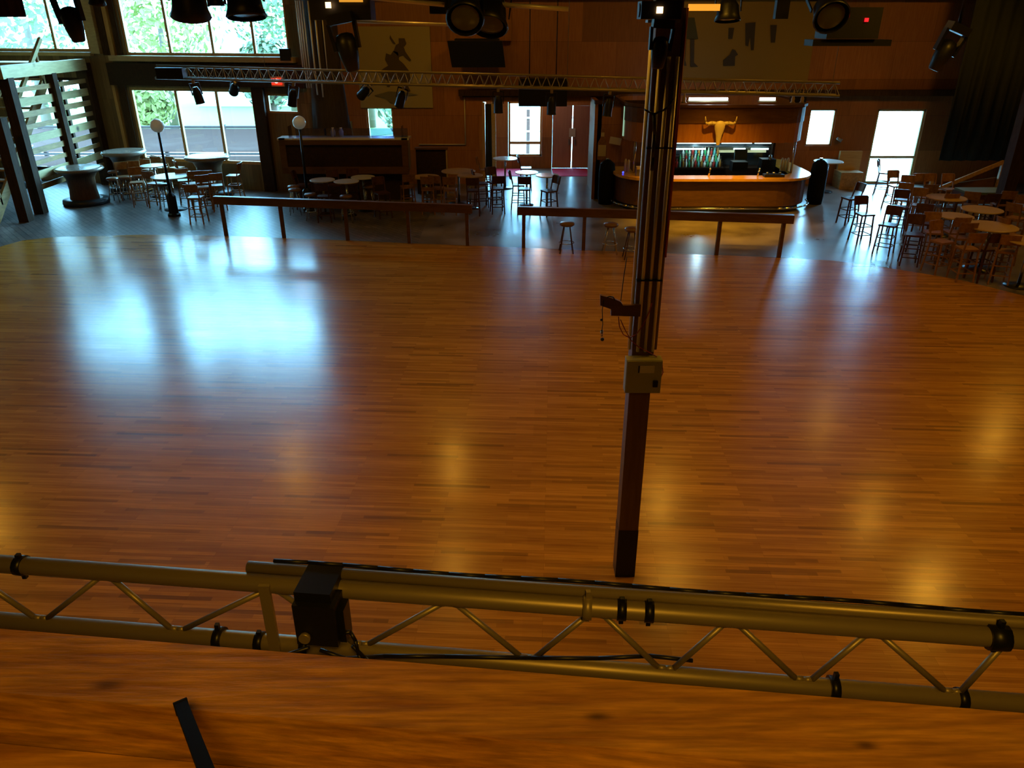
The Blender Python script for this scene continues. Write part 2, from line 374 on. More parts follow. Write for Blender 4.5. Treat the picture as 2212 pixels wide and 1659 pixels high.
def window(P0, P1, h, vs=(), hs=(), fw=.07, depth=.1, m='trim', set_in=.05, sill=None, th=.25, name='window'):
    WINN[0] += 1
    e = Vector((P1[0] - P0[0], P1[1] - P0[1], 0)); e.normalize(); n = Vector((-e.y, e.x, 0)); Mx = Matrix((e, n, Vector((0, 0, 1)))).transposed()
    u0, u1, z0, z1 = h
    def P(u, z, d): return Vector((P0[0], P0[1], 0)) + e * u + n * d + Vector((0, 0, z))
    root = thing('%s_%d' % (name, WINN[0]), P((u0 + u1) / 2, z0, .1)); root['kind'] = 'structure'
    f = MB(); d = set_in + depth / 2; eps = .004
    for u in (u0 + fw / 2 + eps, u1 - fw / 2 - eps): f.box(P(u, (z0 + z1) / 2, d), (fw, depth, z1 - z0 - 2 * eps), Mx)
    for z in (z0 + fw / 2 + eps, z1 - fw / 2 - eps): f.box(P((u0 + u1) / 2, z, d), (u1 - u0 - 2 * eps, depth, fw), Mx)
    for v in vs: f.box(P(v, (z0 + z1) / 2, d), (fw, depth, z1 - z0 - 2 * fw), Mx)
    for v in hs: f.box(P((u0 + u1) / 2, v, d), (u1 - u0 - 2 * fw, depth, fw * 1.3), Mx)
    f.build('window_frame', M[m], root)
    g = MB().box(P((u0 + u1) / 2, (z0 + z1) / 2, d), (u1 - u0 - fw, .008, z1 - z0 - fw), Mx); g.build('glass_pane', M['glass'], root)
    if sill:
        MB().box(P((u0 + u1) / 2 + sill[2], z0 - sill[1] / 2, -sill[0] / 2), (u1 - u0 + sill[3], sill[0], sill[1]), Mx).build('window_sill', M['sill'], root)
    # sky portal for this opening
    dl = bpy.data.lights.new('window_portal', 'AREA'); dl.shape = 'RECTANGLE'; dl.size = u1 - u0; dl.size_y = z1 - z0
    dl.cycles.is_portal = True
    ol = bpy.data.objects.new('window_portal', dl); COL.objects.link(ol); ol.location = P((u0 + u1) / 2, (z0 + z1) / 2, d + .12)
    ol.rotation_euler = (-n).to_track_quat('-Z', 'Z').to_euler()
    return root
# holes in the left back wall
h_up = hole(W1A, W1B, 262, 628, -60, 121); h_up[3] = 7.2
u0, _ = onl(276, 110, W1A, W1B); u1, _ = onl(626, 110, W1A, W1B); h_up[0], h_up[1] = u0 - .1, u1
h_lo = hole(W1A, W1B, 312, 565, 191, 352); h_lo[0] = onl(322, 340, W1A, W1B)[0] - .3; h_lo[1] = onl(566, 345, W1A, W1B)[0]
h_sm = hole(W1A, W1B, 576, 643, 203, 245)
h_st = hole(W1A, W1B, 30, 194, 0, 112); h_st[3] = 7.2; h_st[1] = onl(196, 110, W1A, W1B)[0]; h_st[0] = onl(52, 105, W1A, W1B)[0] - 1.4
h_s2 = [h_st[0] + .3, onl(228, 380, W1A, W1B)[0], .4, 3.7]
wall('wall_back', W1A, W1B, 0, CEIL, .25, M['wall_left'], [h_up, h_lo, h_sm, h_st, h_s2])
def ups(xs, y): return [onl(x, y, W1A, W1B)[0] for x in xs]
window(W1A, W1B, h_up, ups((365, 458, 548), 105), sill=(.35, .17, -.1, .7), fw=.09)
window(W1A, W1B, h_lo, ups((400, 485), 330), fw=.10)
window(W1A, W1B, h_sm, (), fw=.06)
window(W1A, W1B, h_st, ups((118,), 105), fw=.10, sill=(.2, .12, 0, .2))
window(W1A, W1B, h_s2, [h_s2[0] + 2.2, h_s2[0] + 4.2], fw=.10, m='beam')
# middle back wall with window, header above the entrance, right part with window and open door
MA, MBp = (-6.5, YB), (20.0, YB)
x_al0, x_al1 = -1.05, 2.72
h_m = hole(MA, MBp, 793, 851, 231, 310)
h_al = [x_al0 - MA[0], x_al1 + .6 - MA[0], -.1, 2.9]
h_r1 = hole(MA, MBp, 1745, 1802, 236, 315)
h_rd = hole(MA, MBp, 1882, 1985, 236, 395); h_rd[2] = .02
wall('wall_back', MA, MBp, 0, CEIL, .25, M['wall'], [h_m, h_al, h_r1, h_rd])
window(MA, MBp, h_m, (), fw=.06)
window(MA, MBp, h_r1, (), fw=.05)
window(MA, MBp, h_rd, (), [h_rd[2] + .95], fw=.07, name='door', m='cream')
wall('wall_back', (W1B[0] + .02, YB + .2), (W1B[0] + .02, W1B[1]), 0, CEIL, -.18, M['wall'])
# entrance recess
AA, AB = (x_al0, 32.4), (x_al1 + .6, 32.4)
h_aw = hole(AA, AB, 1098, 1171, 219, 338)
h_ad = hole(AA, AB, 1193, 1279, 228, 362); h_ad[2] = 0.0
wall('wall_entrance', AA, AB, 0, 3.3, .2, M['wall'], [h_aw, h_ad])
window(AA, AB, h_aw, (), [onl(1135, 309, AA, AB)[1]], fw=.08)
wall('wall_entrance', (x_al0 - .2, YB + .25), (x_al0 - .2, 32.6), 0, 3.3, .18, M['wall'])
wall('wall_entrance', (x_al1 + .78, YB + .25), (x_al1 + .78, 32.6), 0, 3.3, .18, M['wall'])
MB().box(((x_al0 + x_al1) / 2 + .3, 30.85, 3.38), (4.6, 3.2, .12)).build('ceiling', M['darkwood'])['kind'] = 'structure'
el = thing('added_entrance_light', (1.1, 31.0, 3.25), 'added flush ceiling light brightening the entrance recess', 'light')  # light added to brighten the dark recess and its doors
MB().lathe((1.1, 31.0, 3.22), [(.10, 0), (.14, .05), (.14, .10)], 16).build('light_body', M['globe'], el)
d_ = bpy.data.lights.new('added_entrance_glow', 'POINT'); d_.energy = 32; d_.color = (1, .62, .42); d_.shadow_soft_size = .12
o_2 = bpy.data.objects.new('added_entrance_glow', d_); COL.objects.link(o_2); o_2.location = (1.1, 30.9, 3.0)
# double entrance doors, slightly parted
dd = thing('door_9', ((AA[0] + (h_ad[0] + h_ad[1]) / 2), 32.45, 0)); dd['kind'] = 'structure'
dm = AA[0] + (h_ad[0] + h_ad[1]) / 2; dw = (h_ad[1] - h_ad[0]) / 2
for s in (-1, 1):
    lf = MB().box((dm + s * (dw / 2 + .006), 32.45, h_ad[3] / 2), (dw - .024, .05, h_ad[3] - .012)).build('door_leaf', M['door'], dd)
    MB().box((dm + s * .12, 32.40, 1.05), (.05, .04, .22)).build('handle', M['steel'], lf)
MB().box((dm, 32.40, 1.42), (.26, .02, .34)).build('notice', M['paper'], dd)
# partition between entrance and bar, low beam on top
wall('wall_partition', (x_al1, 26.3), (4.6, 26.3), 0, 3.08, .2, M['wall'])
wall('wall_partition', (x_al1 + .1, YB), (x_al1 + .1, 26.3), 0, 3.08, .14, M['wall'])
MB().box((8.6, YB - .13, 3.22), (21.0, .26, .2)).build('trim_30', M['beam'])['kind'] = 'structure'
MB().box((3.7, 26.35, 3.13), (2.0, .3, .1)).build('trim_31', M['beam'])['kind'] = 'structure'
# side walls, rear wall, ceiling
wall('wall_right', (20, YB + .25), (20, -3), 0, CEIL, .2, M['wall'])
wall('wall_left', (-21, -3), (-21, 30.6), 0, CEIL, .2, M['wall'])
wall('wall_rear', (20.2, -3), (-21.2, -3), 0, CEIL, .2, M['darkwood'])
MB().box((-.5, 13.8, CEIL + .1), (42, 34.2, .2)).build('ceiling', M['darkwood'])['kind'] = 'structure'
# floors
edge = [(-500, 640), (-200, 573), (0, 534), (50, 520), (120, 513), (300, 508), (480, 510), (612, 515), (750, 520), (883, 526), (1010, 531), (1130, 536),
        (1259, 541), (1400, 547), (1548, 552), (1682, 557), (1800, 564), (1900, 577), (1990, 591), (2080, 607), (2212, 640), (2380, 690), (2600, 780)]
poly = [tuple(G(x, y)[:2]) for x, y in edge] + [(12.5, 4), (12, -2.9), (-18, -2.9), (-18, 6)]
MB().prism(poly, -.03, .012).build('floor', M['dance'])['kind'] = 'structure'
xs = -2.6
MB().box(((-21 + xs) / 2, 13.6, -.05), (xs + 21, 33.4, .1)).build('floor', M['paver'])['kind'] = 'structure'
MB().box(((20 + xs) / 2, 14.9, -.05), (20 - xs, 36, .1)).build('floor', M['vinyl'])['kind'] = 'structure'
# ------------------------------------------------------------------ outside
MB().box((0, 60, -.2), (140, 54, .1)).build('ground', M['pave'])['kind'] = 'structure'
tag(MB().prism([(-40, 44), (-12, 40), (-4, 46), (-6, 70), (-50, 70)], -.15, -.12).build('lawn', M['grass']), 'green lawn seen through the lower left window', 'lawn', kind='stuff')
def foliage(c, rad, n, m, leaf=.5):
    mb = MB()
    for i in range(n):
        v = Vector((random.gauss(0, 1), random.gauss(0, 1), random.gauss(0, 1))).normalized()
        p = Vector(c) + Vector((v.x * rad[0], v.y * rad[1], v.z * rad[2])) * random.uniform(.45, 1.0)
        s = leaf * random.uniform(.5, 1.2)
        Mx = Matrix.Rotation(random.uniform(0, 6.28), 3, v)
        a = (Mx @ v.orthogonal()).normalized(); b = v.cross(a)
        mb.add([p - a * s, p + b * s * .5, p + a * s, p - b * s * .5 + v * .1], [(0, 1, 2, 3)])
    return mb
for k, (x, y, zc, rad, m, lb) in enumerate([
        (-19.5, 46, 5.2, (3.6, 3, 3.4), 'leaf', 'broad green tree outside, seen through the upper left end of the window wall'),
        (-13.5, 50, 6.4, (4.2, 3, 2.6), 'leaf2', 'teal green tree behind the middle of the upper window'),
        (-9.6, 43, 3.9, (2.0, 2, 2.7), 'leaf2', 'dark leafy tree at the right edge of the lower left window'),
        (-8.3, 47, 6.8, (3.0, 3, 2.6), 'leaf', 'sunlit tree beyond the right panes of the upper window'),
        (-24.5, 42, 5.5, (4.5, 3, 4.6), 'leaf2', 'blue green tree outside the stair landing window'),
        (-5.2, 40, 2.4, (1.6, 1.5, 2.2), 'leaf2', 'small tree outside the narrow window behind the service counter'),
        (-18.0, 39.5, 1.9, (1.5, 1.2, 1.3), 'leaf', 'bright green bush outside the left pane of the lower window'),
        (-11.0, 36.8, 3.4, (1.3, 1.2, 1.6), 'leaf2', 'leafy branch tree just outside the small square window')]):
    t = thing('tree', (x, y, -.15), lb, 'tree', 'trees outside the windows')
    foliage((x, y, zc), rad, 1300, m, .22).build('foliage', M[m], t)
    MB().tube((x, y, -.15), (x + .2, y, zc), .28, .14, 8).build('trunk', M['trunk'], t)
# patio fence outside the lower window
fn = thing('patio_fence', (-13, 33.6, -.15), 'weathered plank fence outside the lower left window', 'fence')
f = MB().box((-13.5, 33.6, .95), (15, .06, .95)); f.box((-13.5, 33.6, .1), (15, .05, .42)); f.build('board_panel', M['fence'], fn)
f = MB().box((-13.5, 33.55, 1.5), (15, .16, .09)); f.box((-13.5, 33.55, .40), (15, .12, .09)); f.build('rail', M['fence_dark'], fn)
for x in (-20, -17.4, -14.8, -12.2, -9.6, -7): MB().box((x, 33.7, .7), (.14, .14, 1.75)).build('post', M['fence_dark'], fn)
fn = thing('ranch_fence', (.8, 37, -.15), 'pale rail fence outside the entrance window', 'fence')
f = MB()
for z in (.9, 1.5): f.box((2.2, 37, z), (4, .05, .08))
f.build('rail', M['extwhite'], fn)
for x in (.75, 3): MB().box((x, 37.06, .85), (.16, .12, 2)).build('post', M['fence'], fn)
bl = thing('outbuilding', (-15, 62, -.15), 'pale building with a blue roof far outside the lower left window', 'building')
MB().box((-15, 62, 1.6), (16, 6, 3.4)).build('wall', M['extwhite'], bl)
MB().add([(-23.6, 58, 3.3), (-6.4, 58, 3.3), (-6.4, 66, 3.3), (-23.6, 66, 3.3), (-23, 62, 4.9), (-7, 62, 4.9)], [(0, 1, 5, 4), (2, 3, 4, 5), (0, 4, 3), (1, 2, 5), (0, 3, 2, 1)]).build('roof', M['steel'], bl)
# ------------------------------------------------------------------ hall lamps and added fill lamps (fittings)
def mk_lamp():
    r = thing('hall_and_fill_lamp', (0, 0, 0), 'lamp', 'lamp')
    MB().lathe((0, 0, 0), [(.05, .25), (.11, .22), (.19, 0), (.20, -.16), (.17, -.16), (.10, .18)], 20).build('shade', M['blackm'], r)
    MB().tube((0, 0, .2), (0, 0, CEIL - 7.55), .012, .012, 6).build('rod', M['blackm'], r)
    MB().lathe((0, 0, -.10), [(.145, 0), (.15, .02)], 18).build('lens', M['bulbhot'], r)
    return r
K = Kind(mk_lamp)
for i, (x, y, z, p) in enumerate(HALL_AND_FILL_LAMPS):
    K.place((x, y, z), 0, 'black shaded warm downlight high over the dance hall, nearest ones added as fill', 'warm downlights under the ceiling')
# ================================================================== far left: landing, stairs, slatted screen
XS = -15.0
def post(name, p, w, z1, m, label, cat='post', z0=-.0):
    o = MB().box((p[0], p[1], (z0 + z1) / 2), (w, w, z1 - z0)).build(name, M[m]); return tag(o, label, cat)
pA = G(95, 462); post('timber_post', (XS, 24.2), .30, 4.0, 'beam', 'thick dark timber post standing left of the log table with rounded rim')
post('timber_post', (XS, 26.6), .26, 4.0, 'beam', 'dark timber post rising behind the nearer log table')
pB = G(58, 478); post('timber_post', (pB.x, pB.y), .30, 3.0, 'beam', 'dark timber post near the left edge of the photo')
pC = G(-12, 530); post('timber_post', (pC.x - .1, pC.y), .26, 2.6, 'beam', 'dark post end cut by the left photo edge beside the dance floor')
post('timber_post', (XS - 1.9, 24.2), .24, 6.9, 'beam', 'tall dark timber post in front of the stair landing window')
# landing and its big pale beam
ld = thing('stair_landing', (XS, 26.4, 4.0), 'pale timber beam and board floor of the upper stair landing', 'landing')
MB().beam((XS, 23.9, 4.16), (XS, 28.75, 4.16), .24, .36).build('edge_beam', M['cream'], ld)
MB().box((XS - 2.9, 28.0, 4.22), (5.7, 1.2, .12)).build('landing_floor', M['slat'], ld)
MB().beam((XS - 1.9, 24.2, 5.3), (XS - 5.8, 24.2, 5.3), .16, .26).build('cross_beam', M['cream'], ld)
MB().beam((XS - 1.9, 24.2, 4.15), (XS - 5.8, 24.2, 4.15), .2, .34).build('cross_beam', M['beam'], ld)
lr = thing('landing_railing', (XS - 3, 24.2, 4.3), 'rough log balusters in front of the left landing window', 'railing')
for k in range(7):
    x = XS - 2.2 - k * .5
    MB().tube((x, 24.2, 4.34), (x + random.uniform(-.05, .05), 24.2, 5.15), .07, .06, 8).build('baluster', M['cream'], lr)
# slatted screen under the landing
sc_ = thing('slatted_screen', (XS + .02, 26.4, 0), 'screen of horizontal sawn boards beside the staircase', 'screen')
for k in range(9):
    z = .75 + k * .36
    MB().beam((XS - .02, 24.36, z), (XS - .02, 28.7, z), .04, (.17, .24, .14)[k % 3]).build('board', M['slat'] if k % 3 != 1 else M['cream'], sc_)
# staircase going up away from the dance floor
st = thing('staircase', (XS - 1.2, 24, 0), 'open wooden staircase rising behind the slatted screen to the landing', 'staircase')
a0, a1 = Vector((0, 22.6, 0)), Vector((0, 27.3, 4.0))
for x in (XS - .45, XS - 1.9):
    MB().beam((x, a0.y, .12), (x, a1.y, a1.z), .08, .32).build('stringer', M['slat'], st)
for x in (XS - .45, XS - 1.9):
    MB().beam((x, a0.y, 1.15), (x, a1.y, 5.0), .09, .13).build('handrail', M['cream'], st)
for k in range(14):
    t = (k + .7) / 14.5
    MB().box((XS - 1.18, a0.y + (a1.y - a0.y) * t, .1 + (a1.z - .1) * t), (1.4, .29, .05)).build('tread', M['slat'], st)
for t in (.1, .5, .9):
    for x in (XS - .45, XS - 1.9):
        y = a0.y + (a1.y - a0.y) * t; z = .12 + 3.88 * t
        MB().beam((x, y, z), (x, y, z + 1.0), .08, .08).build('newel', M['slat'], st)
# corner posts on the left back wall (trim boards)
e1 = Vector((W1B[0] - W1A[0], W1B[1] - W1A[1], 0)).normalized(); n1 = Vector((-e1.y, e1.x, 0)); M1 = Matrix((e1, n1, Vector((0, 0, 1)))).transposed()
def P1(u, z, d=0): return Vector((W1A[0], W1A[1], 0)) + e1 * u + n1 * d + Vector((0, 0, z))
def trim(u, z0, z1, w, dpt, m): 
    o = MB().box(P1(u, (z0 + z1) / 2, -dpt / 2), (w, dpt, z1 - z0), M1).build('trim_%d' % (trim.n), M[m]); trim.n += 1; o['kind'] = 'structure'
trim.n = 1
uC = h_up[0] - .45
trim(uC, 4.45, CEIL, .16, .10, 'trim'); trim(uC + .26, 4.45, CEIL, .2, .06, 'beam'); trim(uC - .28, 4.45, CEIL, .26, .05, 'beam')
trim(uC - .62, 4.5, CEIL, .34, .16, 'sill')
uD = onl(276, 320, W1A, W1B)[0]
trim(uD, 0, 3.6, .12, .10, 'trim'); trim(uD + .30, 0, 3.6, .3, .06, 'beam'); trim(uD - 1.0, 0, 4.2, .42, .3, 'beam')
trim(h_lo[1] + .24, 0, 3.7, .42, .16, 'darkwood'); 
# deep dark beam between the two rows of windows
o = MB().box(P1((h_up[0] + h_up[1]) / 2 - .1, 3.85, -.12), (h_up[1] - h_up[0] + 1.2, .24, .72), M1).build('trim_%d' % trim.n, M['darkwood']); o['kind'] = 'structure'
# log column with conduits
lc = thing('log_column', (-6.3, 27.2, 0), 'huge dark log column with silver conduits beside the window wall', 'column')
mb = MB(); n = 22; prof = [(0.0, .95), (.6, .85), (1.6, .70), (2.6, .60), (4.0, .53), (8.2, .48)]
vs = []
for z, r in prof:
    for i in range(n):
        t = 2 * math.pi * i / n; rr = r * (1 + .13 * math.sin(3 * t + z * .3) + .07 * math.sin(7 * t + z))
        vs.append((-6.22 + rr * math.cos(t), 27.2 + rr * .6 * math.sin(t), z))
mb.add(vs, [(k * n + i, k * n + (i + 1) % n, (k + 1) * n + (i + 1) % n, (k + 1) * n + i) for k in range(len(prof) - 1) for i in range(n)], True)
mb.build('log', M['bark'], lc)
for px, yb, dr in ((645, 145, .02), (649, 190, .02), (654, 190, .02), (659, 190, .02), (671, 205, .028), (683, 210, .028), (698, 150, .016)):
    p = AY(px, 60, 26.7); q = AY(px + 25, yb, 26.7)
    MB().tube((p.x, 26.7, q.z), (p.x, 26.7, 6.1), dr, dr, 8).build('conduit', M['conduit'], lc)
# fence-like dark speaker box on the sill end
tag(MB().box(AY(617, 118, 27.1), (.32, .25, .36)).build('speaker_box', M['black']), 'small black box on the right end of the upper window sill', 'speaker')
# exit lamp
ex = thing('exit_light', AY(600, 176, 27.1), 'glowing red exit light below the upper window sill', 'exit light')
p = AY(600, 176, 27.1); MB().box(p, (.42, .1, .30)).build('housing', M['greybox'], ex)
MB().box(p + Vector((-.02, -.06, 0)), (.34, .02, .20)).build('lens', M['red'], ex)
MB().ball(p + Vector((-.03, -.07, .02)), .07, 8).build('bulb', M['redhot'], ex)
# ================================================================== middle back wall
def painting():
    P0 = AY(767, 236, YB - .06); ux = Vector((1, 0, 0)); uz = Vector((0, 0, 1))
    w = AY(932, 150, YB - .06).x - AY(773, 150, YB - .06).x; h = AY(850, 57, YB - .06).z - AY(850, 233, YB - .06).z
    P0 = Vector((AY(773, 150, YB - .06).x, YB - .06, AY(850, 233, YB - .06).z))
    t = thing('bronco_painting', P0, 'large faded cream canvas of a rider on a bucking horse on the back wall', 'painting')
    MB().slab([(0, 0), (w, 0), (w, h), (0, h)], P0, ux, uz, -.03).build('canvas', M['canvas'], t)
    def S(pts, m, nm='figure'):
        MB().slab([(a * w, b * h) for a, b in pts], P0 + Vector((0, -.035, 0)), ux, uz, .012).build(nm, M[m], t)
    S([(.34, .38), (.30, .46), (.36, .50), (.42, .53), (.38, .60), (.40, .68), (.46, .66), (.50, .71), (.56, .69), (.57, .60), (.63, .55), (.70, .46), (.71, .36), (.66, .30), (.70, .22), (.66, .20), (.60, .30), (.55, .37), (.46, .36), (.42, .27), (.38, .27), (.40, .35)], 'canvas_brown', 'horse')
    S([(.50, .70), (.54, .78), (.58, .80), (.58, .86), (.66, .86), (.68, .80), (.64, .76), (.66, .70), (.73, .60), (.71, .58), (.62, .66), (.57, .64)], 'canvas_brown', 'rider')
    S([(.50, .80), (.46, .86), (.47, .90), (.49, .86), (.54, .79)], 'canvas_brown', 'raised_arm')
    S([(.20, .16), (.40, .21), (.62, .20), (.80, .17), (.62, .15), (.52, .08), (.42, .06), (.36, .12)], 'canvas_grey', 'ground_patch')
painting()
mp = AY(1465, 172, YB - .05); mq = AY(1725, 5, YB - .05)
P0 = Vector((AY(1452, 100, YB).x, YB - .04, AY(1500, 178, YB).z)); mw = 4.9; mh = 3.2
t = thing('wall_mural', P0, 'dim mustard wall mural with standing figures and a dog above the bar', 'mural')
ux = Vector((1, 0, 0)); uz = Vector((0, 0, 1))
MB().slab([(0, 0), (mw, 0), (mw, mh), (0, mh)], P0, ux, uz, -.03).build('canvas', M['mural'], t)
def S2(pts, m, nm):
    q = []
    for x, y in pts: v = AY(x, y, YB - .075); q.append((v.x - P0.x, v.z - P0.z))
    MB().slab(q, P0 + Vector((0, -.036, 0)), ux, uz, .012).build(nm, M[m], t)
S2([(1476, 38), (1500, 38), (1508, 84), (1470, 84)], 'mural_green', 'shirt')
S2([(1472, 85), (1483, 85), (1480, 130), (1483, 142), (1470, 142)], 'mural_dark', 'trouser_leg')
S2([(1491, 85), (1500, 85), (1499, 135), (1508, 144), (1491, 144)], 'mural_dark', 'trouser_leg')
S2([(1562, 142), (1562, 130), (1576, 118), (1582, 106), (1588, 108), (1594, 118), (1588, 122), (1587, 142)], 'mural_dark', 'dog')
S2([(1574, 60), (1586, 60), (1582, 84), (1573, 84)], 'mural_dark', 'legs')
S2([(1610, 50), (1632, 48), (1628, 108), (1622, 108), (1620, 80), (1616, 100), (1610, 98)], 'mural_dark', 'standing_figure')
S2([(1664, 54), (1678, 54), (1674, 92), (1665, 92)], 'mural_dark', 'far_figure')
# ledges, shelf and black monitor on the back wall
o = MB().box((4.4, YB - .15, 6.25), (26, .3, .12)).build('trim_20', M['beam']); o['kind'] = 'structure'
v = AY(1030, 118, 27.6); sp = thing('wedge_speaker', v, 'black wedge speaker hung on the wall right of the cream canvas', 'speaker')
MB().add([v + Vector(q) for q in ((-.95, -.3, .42), (.85, -.3, .42), (-.85, .1, -.40), (.95, .1, -.40), (-.95, .5, .42), (.85, .5, .42), (-.85, .5, -.4), (.95, .5, -.4))],
         [(0, 1, 3, 2), (4, 6, 7, 5), (0, 4, 5, 1), (2, 3, 7, 6), (0, 2, 6, 4), (1, 5, 7, 3)]).build('cabinet', M['black'], sp)
MB().box(v + Vector((0, .75, .45)), (1.5, 1.0, .06)).build('bracket', M['blackm'], sp)
tag(MB().box((v.x + .1, YB - .2, v.z + .75), (2.1, .36, .7)).build('wooden_valance', M['barply']), 'plywood valance box above the black wedge speaker', 'valance')
def tag_tube(name, pts, r, m, label, cat):
    return tag(MB().path(pts, r, 6).build(name, M[m]), label, cat)
a = AY(1003, 206, YB - .05); b = AY(1003, 312, YB - .05); c = AY(905, 314, YB - .05)
tag_tube('wall_conduit', [(a.x, YB - .05, a.z), (a.x, YB - .05, b.z), (c.x, YB - .05, b.z)], .022, 'conduit', 'grey conduit bending down the wall left of the entrance', 'conduit')
a = AY(1005, 206, YB - .1); tag(MB().box((a.x + 1.1, YB - .1, a.z), (2.4, .12, .12)).build('wall_batten', M['beam']), 'short dark batten over the curtain by the entrance', 'batten')
a = AY(745, 262, YB - .1); eb = thing('meter_box', a, 'small grey electrical box left of the narrow counter window', 'electrical box')
MB().box(a + Vector((.1, 0, -.25)), (.3, .14, .5)).build('box', M['greybox'], eb); MB().tube(a, a + Vector((-.12, 0, 3.2)), .022, .022, 6).build('conduit', M['conduit'], eb)
# entrance frame posts and curtain
for px, w, m in ((1046, .10, 'trim'), (1067, .16, 'cream')):
    q = AY(px, 350, YB - .12); o = MB().box((q.x, YB - .13, 1.45), (w, .16, 2.9)).build('trim_%d' % (21 if px < 1050 else 22), M[m]); o['kind'] = 'structure'
q = AY(1057, 350, YB - .2); mb = MB()
for k in range(4): mb.tube((q.x - .09 + .06 * k, YB - .2 + .03 * (k % 2), .35), (q.x - .09 + .06 * k, YB - .2 + .03 * (k % 2), 2.85), .05, .04, 8)
tag(mb.build('door_curtain', M['curtain']), 'narrow black curtain tied between pale posts at the entrance', 'curtain')
a = AY(1172, 198, 24.5); pj = thing('projector_box', a, 'dark boxy cabinet hanging behind the far truss above the entrance', 'cabinet')
MB().box(a, (1.45, .7, .78)).build('cabinet', M['blackm'], pj); MB().tube(a + Vector((-.4, 0, .3)), (a.x - .4, a.y, CEIL), .015).build('hanger', M['blackm'], pj); MB().tube(a + Vector((.4, 0, .3)), (a.x + .4, a.y, CEIL), .015).build('hanger', M['blackm'], pj)
# red carpet, two strips inside the entrance
for (x0, x1, lb) in ((1068, 1132, 'crimson carpet strip left, below the entrance window'), (1196, 1275, 'crimson carpet strip in front of the double doors')):
    a, b, c, d_ = G(x0, 381), G(x1, 381), G(x1, 364), G(x0, 364)
    x_lo, x_hi = max(a.x, x_al0 + .05), min(b.x, x_al1 + .4)
    tag(MB().box(((x_lo + x_hi) / 2, 31.4, .008), (x_hi - x_lo, 1.7, .016)).build('carpet_strip', M['carpet']), lb, 'carpet')
# bottle-shaped sign on the partition
a = AY(1301, 312, 26.24); bs = thing('bottle_sign', a, 'tall bottle shaped sign on the wood wall left of the bar', 'sign')
Pb = Vector((a.x, 26.28, a.z))
MB().slab([(-.15, -.5), (.15, -.5), (.15, .05), (.06, .22), (.06, .5), (-.06, .5), (-.06, .22), (-.15, .05)], Pb, ux, uz, .03).build('bottle', M['chair'], bs)
MB().slab([(-.13, -.38), (.13, -.38), (.13, -.02), (-.13, -.02)], Pb + Vector((0, -.035, 0)), ux, uz, .01).build('bottle_label', M['horn'], bs)
MB().slab([(-.055, .25), (.055, .25), (.055, .38), (-.055, .38)], Pb + Vector((0, -.035, 0)), ux, uz, .01).build('neck_label', M['horn'], bs)
# ================================================================== service counter (left of centre)
yk, zt, zb = 26.0, 2.02, 1.0
kx0, kx1 = AY(606, 330, yk).x, AY(882, 335, yk).x
kc = thing('service_counter', ((kx0 + kx1) / 2, yk, 0), 'long dark panelled service counter with a pale top and acrylic screens', 'counter')
MB().box(((kx0 + kx1) / 2, yk + .28, zt), (kx1 - kx0 + .1, .66, .06)).build('counter_top', M['top_white'], kc)
MB().box(((kx0 + kx1) / 2, yk + .05, (zt + zb) / 2), (kx1 - kx0 - .3, .05, zt - zb)).build('front_panel', M['darkwood'], kc)
fr = MB()
for x in (kx0 + .1, kx1 - .1): fr.box((x, yk, (zt + zb) / 2 - .02), (.2, .1, zt - zb + .1))
fr.box(((kx0 + kx1) / 2, yk - .01, zt - .1), (kx1 - kx0, .08, .16)); fr.box(((kx0 + kx1) / 2, yk - .01, zb + .02), (kx1 - kx0, .08, .22))
fr.build('face_frame', M['rail'], kc)
MB().box((kx1 - .03, yk + .3, (zt + zb) / 2), (.06, .55, zt - zb)).build('end_panel', M['sill'], kc)
MB().box((kx0 + .03, yk + .3, (zt + zb) / 2), (.06, .55, zt - zb)).build('end_panel', M['darkwood'], kc)
MB().box(((kx0 + kx1) / 2 + .1, yk + .38, zb / 2), (kx1 - kx0 - .4, .4, zb)).build('base', M['darkwood'], kc)
w3 = (kx1 - kx0 - .5) / 3
for k in range(3): MB().box((kx0 + .5 + w3 * (k + .5), yk + .25, zt + .17), (w3 - .03, .012, .28)).build('screen', M['plexi'], kc)
MB().box((kx0 + .3, yk + .35, zt + .2), (.012, .4, .36)).build('screen', M['plexi'], kc); MB().box((kx1 - .2, yk + .35, zt + .2), (.012, .4, .36)).build('screen', M['plexi'], kc)
for k, (px, lb) in enumerate(((722, 'left one of two white jugs behind the acrylic screen'), (733, 'right one of two white jugs behind the acrylic screen'))):
    v = AY(px + (px - 727) * .6, 282, 26.42); j = thing('white_jug', (v.x, 26.42, zt + .03), lb, 'jug', 'white jugs on the counter')
    MB().lathe((v.x, 26.42, zt + .03), [(.07, 0), (.08, .16), (.04, .24), (.04, .28)], 12).build('jug_body', M['paper'], j)
# low half wall beside the counter
hx0, hx1 = AY(898, 330, 27.2).x, AY(966, 330, 27.2).x
hw = thing('half_wall', ((hx0 + hx1) / 2, 27.2, 0), 'low dark half wall with a pale corner strip right of the counter', 'partition')
MB().box(((hx0 + hx1) / 2, 27.25, .76), (hx1 - hx0, .12, 1.52)).build('panel', M['darkwood'], hw)
MB().box(((hx0 + hx1) / 2, 27.22, 1.55), (hx1 - hx0 + .05, .2, .06)).build('cap', M['rail'], hw); MB().box((hx1 - .02, 27.16, .76), (.05, .05, 1.5)).build('corner_strip', M['sill'], hw)
